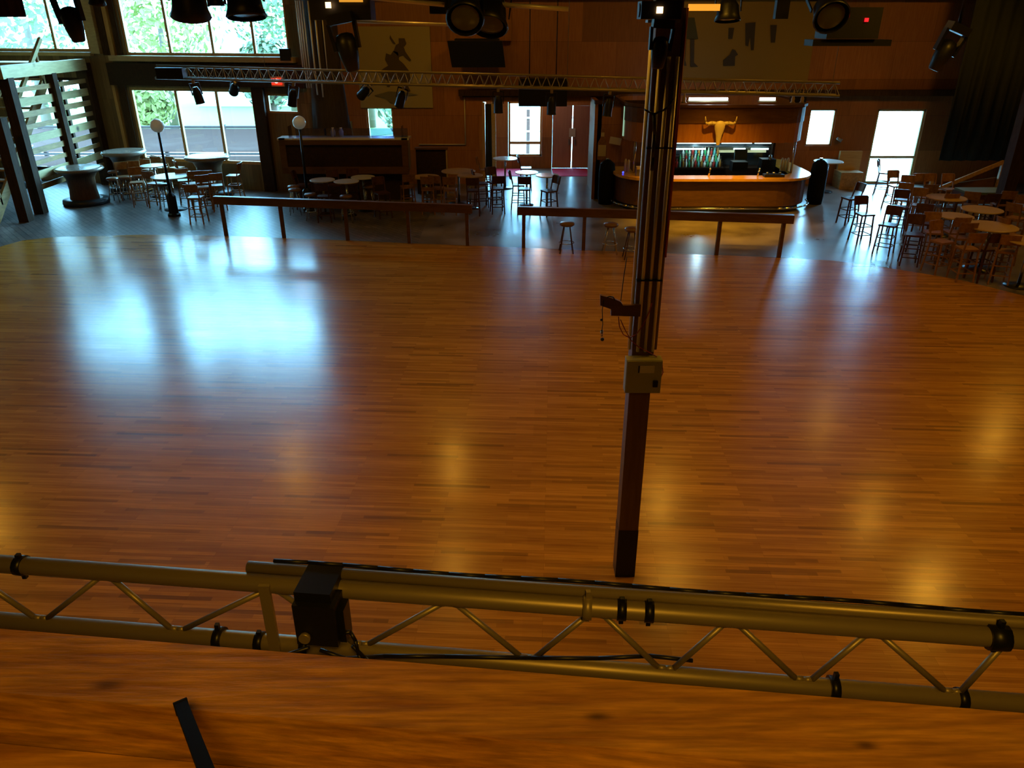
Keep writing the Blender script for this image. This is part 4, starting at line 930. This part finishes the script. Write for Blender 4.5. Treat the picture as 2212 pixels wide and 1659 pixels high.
# ================================================================== far truss with lamps
ta, tb = Vector((AY(340, 155, 22.5).x, 22.5, AY(340, 155, 22.5).z)), Vector((AY(1812, 193, 20.6).x, 20.6, AY(1812, 193, 20.6).z))
ft = thing('far_truss', tuple((ta + tb) / 2), 'long slender lighting truss spanning in front of the back wall', 'truss')
dz = Vector((0, 0, .15)); dv = (tb - ta).normalized(); dn = Vector((dv.y, -dv.x, 0)).normalized() * .16
for nm, o1 in (('chord', dz), ('chord', -dz + dn), ('chord', -dz - dn)):
    MB().tube(ta + o1, tb + o1, .032, .032, 8).build(nm, M['alu'], ft)
mb = MB(); nseg = 72
for k in range(nseg):
    p, q = ta.lerp(tb, k / nseg), ta.lerp(tb, (k + 1) / nseg); m_ = (p + q) / 2
    mb.tube(p - dz + dn, m_ + dz, .009, .009, 5, False); mb.tube(m_ + dz, q - dz + dn, .009, .009, 5, False)
    mb.tube(p - dz - dn, m_ + dz, .009, .009, 5, False); mb.tube(m_ + dz, q - dz - dn, .009, .009, 5, False)
mb.build('lattice', M['alu'], ft)
for t_ in (.17, .62, .99): 
    p = ta.lerp(tb, t_); MB().tube(p + dz, (p.x, p.y, CEIL), .008, .008, 5).build('hanging_wire', M['alu'], ft)
def mk_par():
    r = thing('par_can', (0, 0, 0), 'lamp', 'stage lamp')
    MB().lathe((0, 0, -.52), [(.115, 0), (.105, .02), (.10, .26), (.06, .36), (.05, .38)], 16, capb=False).build('housing', M['blackm'], r)
    y_ = MB(); 
    for s in (-1, 1): y_.beam((s * .12, 0, -.32), (s * .12, 0, -.06), .02, .03)
    y_.beam((-.12, 0, -.06), (.12, 0, -.06), .03, .02); y_.build('yoke', M['blackm'], r)
    MB().box((0, 0, -.02), (.06, .08, .08)).build('clamp', M['alu'], r); return r
KPAR = Kind(mk_par)
def par(px, py, Y, tilt, spin, lb, grp, sc=1.0):
    t_ = .5
    for _ in range(12):
        p = ta.lerp(tb, t_) - dz + dn; Z = p.y * math.cos(TH) + (CH - p.z) * math.sin(TH); e_ = px - (W / 2 + FPX * p.x / Z); t_ += e_ / 1480
    p = ta.lerp(tb, t_) - dz + dn; o = KPAR.place(p + Vector((0, 0, -.045)), 0, lb, grp, sc); o.rotation_euler = (R(tilt), R(spin), 0); return o
tp_ = lambda px: 22.5 - 1.9 * (px - 340) / 1472
for px, py, tl, sp_, lb in ((416, 174, 6, -8, 'black stage can hanging over the left pane of the lower window'), (508, 178, 50, 40, 'tilted stage can over the right pane of the lower window'), (634, 180, 10, 14, 'copper coloured stage can near the red exit light'),
                           (800, 183, 40, 50, 'tilted stage can at the left of the cream canvas bottom'), (872, 186, 25, 20, 'black stage can at the bottom of the cream canvas'), (1076, 190, 2, 0, 'black stage can left of the dark hanging cabinet'),
                           (1192, 192, 2, 0, 'black stage can overlapping the dark hanging cabinet'), (1318, 196, 0, 5, 'dim stage can over the bottle shaped sign')):
    par(px, py, tp_(px), tl, sp_, lb, 'stage cans along the far truss', 1.15)
v = AY(370, 158, 22.3); tag(MB().box(v, (.72, .3, .28)).build('junction_case', M['blackm']), 'dark box at the left end of the far truss', 'box')
# ================================================================== near rig at the top of the frame
def mk_fresnel():
    r = thing('stage_light', (0, 0, 0), 'lamp', 'stage light')
    MB().lathe((0, 0, -.30), [(.24, -.18), (.26, -.16), (.22, -.06), (.2, .1), (.13, .2), (.05, .22)], 20, capb=False).build('housing', M['black'], r)
    MB().lathe((0, 0, -.44), [(.19, 0), (.12, -.015), (.01, -.02)], 20, capb=False).build('lens', mat('dim_lens', (.05, .06, .05), .15), r)
    y_ = MB()
    for s in (-1, 1): y_.beam((s * .25, 0, -.30), (s * .25, 0, .02), .02, .05)
    y_.beam((-.25, 0, .02), (.25, 0, .02), .05, .02); y_.build('yoke', M['blackm'], r)
    MB().tube((0, 0, .02), (0, 0, .2), .03, .03, 8).build('clamp', M['alu'], r); return r
KF = Kind(mk_fresnel)
def fres(px, py, Y, tl, sp_, lb, sc=1.0):
    v = AY(px, py, Y); o = KF.place(v, 0, lb, 'black stage lights along the top of the photo', sc); o.rotation_euler = (R(tl), R(sp_), 0)
for px, py, Y, tl, sp_, sc, lb in ((402, -48, 12, 15, 8, 1.1, 'black round stage light against the upper window, left of the small one'), (520, -50, 12, -10, -4, 1.1, 'black round stage light against the upper window, right of the small one'),
                                  (464, -22, 12, 0, 0, .42, 'small black stage light between two large ones before the upper window'), (345, -42, 12, 0, 0, .45, 'small black stage light at the left pane of the upper window'),
                                  (206, -26, 12, 10, 10, .45, 'small dark stage light before the golden corner boards'), (1007, -5, 11, -55, 0, .95, 'large round black stage light facing the camera near top centre'),
                                  (1065, -10, 11.4, -35, 8, 1.0, 'black stage light just right of the round one near top centre'), (1780, 0, 10, -60, 0, .8, 'round dim stage light above the mural right side'), (1575, -12, 10, -10, 0, .6, 'small black stage light above the mural dog')):
    fres(px, py, Y, tl, sp_, lb, sc)
def mk_moving():
    r = thing('moving_head_light', (0, 0, 0), 'lamp', 'stage light')
    MB().box((0, 0, .0), (.36, .26, .14)).build('base', M['black'], r)
    for s in (-1, 1): MB().beam((s * .19, 0, -.05), (s * .17, 0, -.42), .05, .13).build('arm', M['blackm'], r)
    MB().lathe((0, 0, -.72), [(.08, 0), (.10, .02), (.14, .2), (.16, .38), (.12, .5), (.05, .53)], 16).build('head', M['black'], r)
    return r
KM = Kind(mk_moving)
for px, py, Y, tl, sp_, sc, lb in ((135, -14, 13, 0, -8, .95, 'long black moving light hanging before the stair landing window'), (735, 40, 11, 0, -10, .9, 'black moving light hanging left of the cream canvas'),
                                  (1432, 52, 6.12, 0, 3, .42, 'black moving light on top of the tall column'), (2070, 62, 11, 5, 20, .75, 'dark moving light hanging before the black drape')):
    v = AY(px, py, Y); o = KM.place(v, 0, lb, 'moving lights of the rig', sc); o.rotation_euler = (R(tl), R(sp_), 0)
v = AY(2070, 62, 11); tag(MB().tube((v.x, v.y, v.z - .02), (v.x, v.y, CEIL), .02, .02, 8).build('drop_pipe', M['blackm']), 'dark drop pipe above the light before the black drape', 'pipe')
v = AY(770, 46, 16); tag(MB().tube((v.x, v.y, v.z), (v.x, v.y, CEIL), .01, .01, 6).build('drop_pipe', M['blackm']), 'thin hanger at the left end of the dim pipe', 'pipe')
# pipes of the near grid
for p, q, r_, lb in (((700, -14, 11.2), (960, 10, 11.2), .03, 'upper left rig pipe ending at the round stage light'), ((1085, 10, 11.2), (1228, 20, 11.2), .03, 'rig pipe sticking out right of the round stage light'),
                     ((765, 46, 16), (985, 54, 16), .03, 'long dim pipe just above the cream canvas')):
    a, b = AY(*p), AY(*q); tag(MB().tube(a, b, r_, r_, 8).build('rig_pipe', M['conduit']), lb, 'pipe')
a = AY(1087, 42, 11.2); b_ = AY(1092, -40, 11.2); tag(MB().path([a, b_], .012).build('safety_wire', M['chrome']), 'thin bright wire hanging by the round stage light', 'wire')
for px, py, Y, d_, m_, lb in ((-20, 0, 12.5, (.7, .4, .45), 'beam', 'dark block at the top left corner'), (740, 12, 11.3, (.8, .4, .35), 'black', 'black dimmer case above the left moving light'),
                             (1832, 50, 10.2, (.62, .4, .34), 'black', 'black case with a red light above the right window'), (1830, 92, 10.2, (.95, .3, .07), 'blackm', 'flat black bar below the case with a red light'),
                             (1010, -5, 11.6, (1.0, .5, .4), 'black', 'black case behind the round stage light'), (1690, 8, 10.5, (.16, .1, .34), 'black', 'narrow blue black fixture right of the mural')):
    v = AY(px, py, Y); tag(MB().box(v, d_).build('equipment_case', M[m_]), lb, 'equipment')
for px, py, Y, s_, m_, lb in ((709, 11, 11.0, (.07, .02, .07), 'warmbulb', 'small orange glowing window on the black dimmer case'), (1872, 43, 9.99, (.04, .02, .04), 'redled', 'tiny red light on the black case at right'),
                             (1521, 16, 9.8, (.36, .05, .07), 'amber', 'glowing amber bar above the mural'), (758, -2, 11.0, (.3, .05, .07), 'amber', 'glowing amber strip cut by the top edge')):
    v = AY(px, py, Y); tag(MB().box(v, s_).build('indicator_light', M[m_]), lb, 'light')
# ================================================================== tall column with conduits and box
c0 = G(1350, 1250); cxx, cyy = c0.x, c0.y + .12
cl = thing('tall_column', (cxx, cyy, 0), 'tall square dark wood column standing on the dance floor', 'column')
MB().box((cxx, cyy, CEIL / 2 + .005), (.205, .205, CEIL - .01)).build('shaft', M['column'], cl)
MB().box((cxx, cyy, .32), (.212, .212, .62)).build('base_wrap', M['blackm'], cl)
yf = cyy - .1025
for dx, m_, r_, z1 in ((-.125, 'conduit', .016, 5.3), (-.055, 'conduit', .016, 5.25), (.015, 'conduit', .016, 5.25), (.085, 'conduit', .016, 5.25), (.118, 'column', .02, 5.6)):
    y_ = yf - .02; MB().tube((cxx + dx, y_ if abs(dx) < .1 else cyy - .06, 2.7), (cxx + dx, y_ if abs(dx) < .1 else cyy - .06, z1), r_, r_, 8).build('conduit', M[m_], cl)
MB().tube((cxx + .135, yf + .02, 3.6), (cxx + .135, yf + .02, 5.6), .012, .012, 6).build('red_conduit', M['redwire'], cl)
st_ = MB()
for z in (3.4, 4.55): st_.box((cxx, yf - .02, z), (.23, .045, .012))
st_.build('strap', M['blackm'], cl)
# control box
bxc = AY(1383, 810, yf - .09); bxz = bxc.z
cb = thing('control_box', (cxx, yf - .09, bxz), 'grey green control box mounted on the tall column', 'control box')
MB().box((cxx, yf - .075, bxz), (.335, .12, .335)).build('box_body', M['greybox'], cb)
MB().box((cxx + .0, yf - .14, bxz), (.325, .012, .325)).build('cover', M['greybox'], cb); cb_c = bpy.data.objects['cover']
MB().box((cxx + .025, yf - .149, bxz + .085), (.135, .004, .075)).build('label_plate', M['paper'], cb_c)
MB().box((cxx - .052, yf - .15, bxz + .085), (.012, .006, .07)).build('latch', M['black'], cb_c)
MB().box((cxx + .11, yf - .155, bxz - .06), (.045, .03, .06)).build('switch', M['blackm'], cb_c)
# bracket, wires and hanging microphone-like lamp
yb_ = yf - .05
def C(px, py, Y=None): return AY(px, py, Y or yb_)
br = thing('wooden_bracket', tuple(C(1340, 662)), 'brown wooden bracket sticking out left of the tall column', 'bracket')
p_ = [C(1297, 638), C(1321, 644), C(1341, 652), C(1346, 660), C(1385, 659), C(1383, 684), C(1320, 682), C(1320, 668), C(1297, 660)]
mb = MB(); n_ = len(p_); mb.add([tuple(q) for q in p_] + [(q.x, q.y + .04, q.z) for q in p_], [tuple(range(n_)), tuple(reversed(range(n_, 2 * n_)))] + [(i, (i + 1) % n_, n_ + (i + 1) % n_, n_ + i) for i in range(n_)])
mb.build('board', M['rail'], br)
MB().path([C(1311, 643), C(1316, 640), C(1325, 642), C(1329, 650)], .006).build('handle', M['blackm'], br)
MB().path([C(1304, 648), C(1301, 670), C(1302, 700), C(1300, 715)], .004).build('cord', M['black'], br)
MB().ball(C(1299, 691), .012, 6).build('knob', M['black'], br)
MB().tube(C(1300, 714), C(1300, 726), .012, .010, 8).build('socket', M['chrome'], br)
MB().ball(C(1301, 733), .018, 8).build('bulb', M['black'], br)
MB().path([C(1354, 555, yb_), C(1347, 600), C(1341, 650)], .004).build('guy_wire', M['black'], br)
tag(MB().path([C(1336, 684), C(1338, 705), C(1346, 722), C(1360, 730), C(1375, 722), C(1390, 700), C(1402, 675), C(1408, 655)], .005).build('red_cable', M['redwire']), 'thin red cable looping from the bracket across the column', 'cable')
tag(MB().path([C(1340, 690), C(1350, 712), C(1363, 735), C(1380, 750), C(1400, 760), C(1418, 770), C(1431, 788), C(1432, 805), C(1424, 822)], .005).build('red_cable', M['redwire']), 'thin red cable running down to the grey control box', 'cable')
tag(MB().path([C(1392, 236), C(1402, 242), C(1414, 246), C(1430, 240), C(1442, 232), C(1455, 215)], .009).build('strap_cable', M['black']), 'black cable strapped around the upper column', 'cable')
tag(MB().path([C(1413, 246), C(1414, 290), C(1410, 340), C(1408, 368)], .016).build('hanging_strap', M['black']), 'black strap dangling down the front of the column', 'strap')
# fixture on the column head
q = C(1425, 22, yf - .25); hd = thing('column_light', tuple(q), 'cluttered black fixture with a small warm bulb at the column top', 'fixture')
MB().box(q + Vector((0, .02, 0)), (.30, .2, .12)).build('housing', M['black'], hd)
MB().box(q + Vector((-.015, -.09, .0)), (.045, .02, .045)).build('warm_bulb', M['warmbulb'], hd)
MB().tube(q + Vector((-.16, 0, -.0)), q + Vector((-.06, 0, 0)), .05, .06, 10).build('side_drum', M['blackm'], hd)
MB().box(q + Vector((.06, .02, .1)), (.2, .1, .1)).build('clamp', M['alu'], hd)
MB().box(q + Vector((.02, -.05, -.075)), (.24, .12, .02)).build('bracket_plate', M['steel'], hd)
# ================================================================== near truss
n_top0, n_top1 = None, None
ang = R(-6.1); dx_ = Vector((math.cos(ang), math.sin(ang), 0)); D0 = 1.6
def NT(s, z, off=0): return Vector((0, D0, z)) + dx_ * s + Vector((-dx_.y, dx_.x, 0)) * off
def snt(px, py, z):
    d = ray(px, py); t = (z - CH) / d.z; return (Vector((d.x * t, d.y * t, 0)) - Vector((0, D0, 0))).dot(dx_)
zt_, zb_ = 4.085, 3.865
nt_ = thing('near_truss', tuple(NT(0, zb_)), 'bronze tinted lighting truss crossing just beyond the balcony edge', 'truss')
MB().tube(NT(-3.4, zt_), NT(3.4, zt_), .026, .026, 20).build('chord', M['alu'], nt_)
MB().tube(NT(-3.4, zb_), NT(3.4, zb_), .026, .026, 20).build('chord', M['alu'], nt_)
MB().tube(NT(-.75, zt_ + .030, .028), NT(3.4, zt_ + .030, .028), .017, .016, 14).build('pipe', M['alu'], nt_)
def xof(px, top=True):  # chord position from the photo column
    d = ray(px, 1290 if top else 1425); return (D0 * d.x / d.y) / (dx_.x - dx_.y * d.x / d.y)
tops = [-70, 240, 590, 970, 1290, 1590, 1910, 2225]; bots = [-260, 120, 400, 785, 1140, 1440, 1745, 2080, 2400]
wb = MB(); rw = .0085
seqn = []
for k in range(8): seqn.append(('b', bots[k])); seqn.append(('t', tops[k]))
for k in range(len(seqn) - 1):
    (a_, xa), (b_2, xb) = seqn[k], seqn[k + 1]
    sa, sb = xof(xa, a_ == 't'), xof(xb, b_2 == 't')
    za = zt_ - .026 if a_ == 't' else zb_ + .026; zb2 = zt_ - .026 if b_2 == 't' else zb_ + .026
    fl = .022; s1, s2 = sa + fl, sb - fl
    wb.tube(NT(s1, za), NT(s2, zb2), rw, rw, 10)
    wb.tube(NT(sa - fl, za), NT(sa, za + (.004 if a_ == 't' else -.004)), rw, rw, 10); wb.tube(NT(sa, za + (.004 if a_ == 't' else -.004)), NT(s1, za), rw, rw, 10)
wb.build('web_rod', M['alu'], nt_)
sv = xof(610, False); MB().beam(NT(sv, zb_ - .02, -.03), NT(sv, zt_ + .02, -.03), .03, .012).build('upright_strap', M['alu'], nt_)
for px, top in ((70, True), (1270, True), (1345, True), (1405, True), (2185, True), (485, False), (570, False), (665, False), (1815, False), (2105, False)):
    s_ = xof(px, top); z_ = zt_ if top else zb_
    c_ = MB(); big = px in (1270, 2185, 1815, 485)
    c_.tube(NT(s_ - .012 * (2 if px == 2185 else 1), z_), NT(s_ + .012 * (2 if px == 2185 else 1), z_), .034 if big else .0295, None, 14)
    c_.beam(NT(s_, z_ - .045, 0), NT(s_, z_ + (.055 if big else .04), 0), .012, .012)
    c_.build('clamp', M['blackm'] if px != 1270 else M['alu'], nt_)
MB().path([NT(s, zt_ + .044 + .003 * math.sin(s * 9), .045) for s in [x * .1 - .68 for x in range(40)]], .006).build('cable', M['black'], nt_)
# dark electrical box clamped on the truss
s_ = xof(705, True); jb = thing('truss_box', tuple(NT(s_, 4.03)), 'black electrical box clamped on the near truss', 'electrical box')
Mt = Matrix((dx_, Vector((-dx_.y, dx_.x, 0)), Vector((0, 0, 1)))).transposed()
MB().box(NT(s_, 4.035, -.06), (.115, .075, .135), Mt).build('box_body', M['black'], jb)
MB().box(NT(s_ - .005, 4.118, -.02), (.10, .12, .03), Mt).build('lid', M['blackm'], jb)
MB().lathe(NT(s_ - .03, 4.0, -.1), [(.016, 0), (.016, .012)], 12, Mt @ Matrix.Rotation(R(90), 3, 'X')).build('knockout', M['alu'], jb)
MB().box(NT(s_ + .064, 4.02, -.05), (.02, .05, .11), Mt).build('side_plate', M['blackm'], jb)
lp = [NT(s_ + .06, 3.99, -.07), NT(s_ + .085, 4.0, -.07), NT(s_ + .10, 3.98, -.08), NT(s_ + .105, 3.93, -.08), NT(s_ + .115, 3.88, -.08), NT(s_ + .14, 3.86, -.08), NT(s_ + .15, 3.885, -.08), NT(s_ + .12, 3.92, -.08), NT(s_ + .09, 3.96, -.08)]
tag(MB().path(lp, .0055, 8).build('coiled_cable', M['black']), 'dark coiled cable hanging right of the black truss box', 'cable')
lp = [NT(s_ - .03, 3.95, -.09), NT(xof(600, False), 3.88, -.09), NT(xof(540, False), 3.835, -.09)]
tag(MB().path(lp, .005, 8).build('black_cable', M['black']), 'short black cable running down left from the truss box', 'cable')
lp = [NT(s_ + .0, 3.945, -.09), NT(s_ + .07, 3.92, -.09), NT(xof(830), 3.90, -.05), NT(xof(960), 3.897, -.03), NT(xof(1150), 3.897, -.01), NT(xof(1300), 3.905, .0), NT(xof(1420), 3.91, .02), NT(xof(1520), 3.895, .03)]
tag(MB().path(lp, .006, 8).build('black_cable', M['black']), 'long black cable lying along the lower truss tube', 'cable')
# ================================================================== balcony edge timbers
def timber_mat():
    m = woodm('knotty_balcony_timber', (.66, .34, .05), (.30, .125, .018), .42, (1.0, 10, 10), bumpy=.3); t = m.node_tree; N = t.nodes.new; L = t.links.new
    b = t.nodes['Principled BSDF']; src = b.inputs['Base Color'].links[0].from_socket; tc = N('ShaderNodeTexCoord'); out = src
    def mul(a, b_):
        mx = N('ShaderNodeMix'); mx.data_type = 'RGBA'; mx.blend_type = 'MULTIPLY'; mx.inputs['Factor'].default_value = 1.0
        L(a, mx.inputs[6]); L(b_, mx.inputs[7]); return mx.outputs[2]
    n0 = N('ShaderNodeTexNoise'); n0.inputs['Scale'].default_value = 5; n0.inputs['Detail'].default_value = 4
    L(tc.outputs['Object'], n0.inputs['Vector'])
    for px, py, rr_k in ((230, 1480, 1.0), (1290, 1548, .8), (1870, 1610, .7), (150, 1645, .8)):
        v = G(px, py, 4.40)
        vm = N('ShaderNodeVectorMath'); vm.operation = 'SUBTRACT'; vm.inputs[1].default_value = v; L(tc.outputs['Object'], vm.inputs[0])
        vs = N('ShaderNodeVectorMath'); vs.operation = 'MULTIPLY'; vs.inputs[1].default_value = (.55 / rr_k, 1.3 / rr_k, .3); L(vm.outputs[0], vs.inputs[0])
        ln = N('ShaderNodeVectorMath'); ln.operation = 'LENGTH'; L(vs.outputs[0], ln.inputs[0])
        ad = N('ShaderNodeMath'); ad.operation = 'MULTIPLY_ADD'; ad.inputs[1].default_value = .02; L(n0.outputs['Fac'], ad.inputs[0]); L(ln.outputs['Value'], ad.inputs[2])
        mr = N('ShaderNodeMapRange'); mr.interpolation_type = 'SMOOTHSTEP'; mr.inputs[1].default_value = .012; mr.inputs[2].default_value = .036; mr.inputs[3].default_value = .30; mr.inputs[4].default_value = 1.0
        L(ad.outputs[0], mr.inputs[0]); out = mul(out, mr.outputs[0])
    mp = N('ShaderNodeMapping'); mp.inputs['Scale'].default_value = (5, 60, 60); L(tc.outputs['Object'], mp.inputs['Vector'])
    n1 = N('ShaderNodeTexNoise'); n1.inputs['Scale'].default_value = 1.5; n1.inputs['Detail'].default_value = 6; L(mp.outputs[0], n1.inputs['Vector'])
    mr = N('ShaderNodeMapRange'); mr.inputs[1].default_value = .35; mr.inputs[2].default_value = .65; mr.inputs[3].default_value = .72; mr.inputs[4].default_value = 1.2
    L(n1.outputs['Fac'], mr.inputs[0]); out = mul(out, mr.outputs[0])
    L(out, b.inputs['Base Color']); return m
M['timber'] = timber_mat()
def plank(name, d0, d1, z0, z1, m, kind=None):
    """long board between horizontal distances d0..d1 from the camera line, turned like the truss"""
    def Q(s, d): return Vector((0, d, 0)) + dx_ * s
    v0 = [Q(-3, d0), Q(3, d0), Q(3, d1), Q(-3, d1)]
    return MB().add([(p.x, p.y, z0) for p in v0] + [(p.x, p.y, z1) for p in v0], [(3, 2, 1, 0), (4, 5, 6, 7), (0, 1, 5, 4), (1, 2, 6, 5), (2, 3, 7, 6), (3, 0, 4, 7)]).build(name, m)
tag(plank('balcony_beam', .905, 1.055, 4.15, 4.40, M['timber']), 'long orange brown balcony timber at the bottom of the photo', 'beam')
tag(plank('balcony_plank', .68, .895, 4.20, 4.275, M['timber']), 'lower dark plank in front of the balcony timber at the bottom edge', 'plank')
MB().box((0, -1.2, 3.9), (30, 4.0, .12)).build('floor', M['beam'])['kind'] = 'structure'
d_a, d_b = ray(392, 1526), ray(455, 1690)
a = Vector((0, 0, CH)) + d_a * 1.26; b = Vector((0, 0, CH)) + d_b * 1.02
tb_ = thing('metal_tube', tuple(b), 'dark square metal tube leaning against the balcony timber', 'tube')
b2 = a + (b - a) * 2.2
MB().beam(a, b2, .020, .020).build('tube_wall', M['matt_black'], tb_)
MB().beam(a - (b - a).normalized() * .002, a + (b - a).normalized() * .004, .022, .022).build('end_cap', M['matt_black'], tb_)
# ================================================================== small lamps at work, with added wall fill
def pt(name, loc, e, col, r_=.05):
    d = bpy.data.lights.new(name, 'POINT'); d.energy = e; d.color = col; d.shadow_soft_size = r_
    o = bpy.data.objects.new(name, d); COL.objects.link(o); o.location = loc
pt('exit_glow', AY(600, 176, 26.9), 1.5, (1, .05, .02))
a = AY(1528, 228, 25.4); pt('tube_glow', (a.x, 25.3, 3.35), 5, (.85, .92, 1))
pt('display_glow', ((gx0 + gx1) / 2 - .6, 26.2, 1.98), 38, (.55, .9, 1), .1)
spot('bar_downlight', (6.3, 21.6, 7.2), 3600, WARM, .95, .1, target=(6.2, 23.0, 0), blend=.9)

for (x, y, tx, e) in ((-4.0, 22, -4.4, 230), (1.0, 22, 1.2, 190), (6.5, 22, 6.8, 230), (13.5, 22.5, 13.5, 190), (-12.5, 21, -12, 130)):
    spot('added_wall_fill', (x, y, 7.9), e, WARM, 1.5, .25, target=(tx, 29.0, 3.9), blend=1.0)  # unseen fill spots, added to brighten the back wall and its pictures
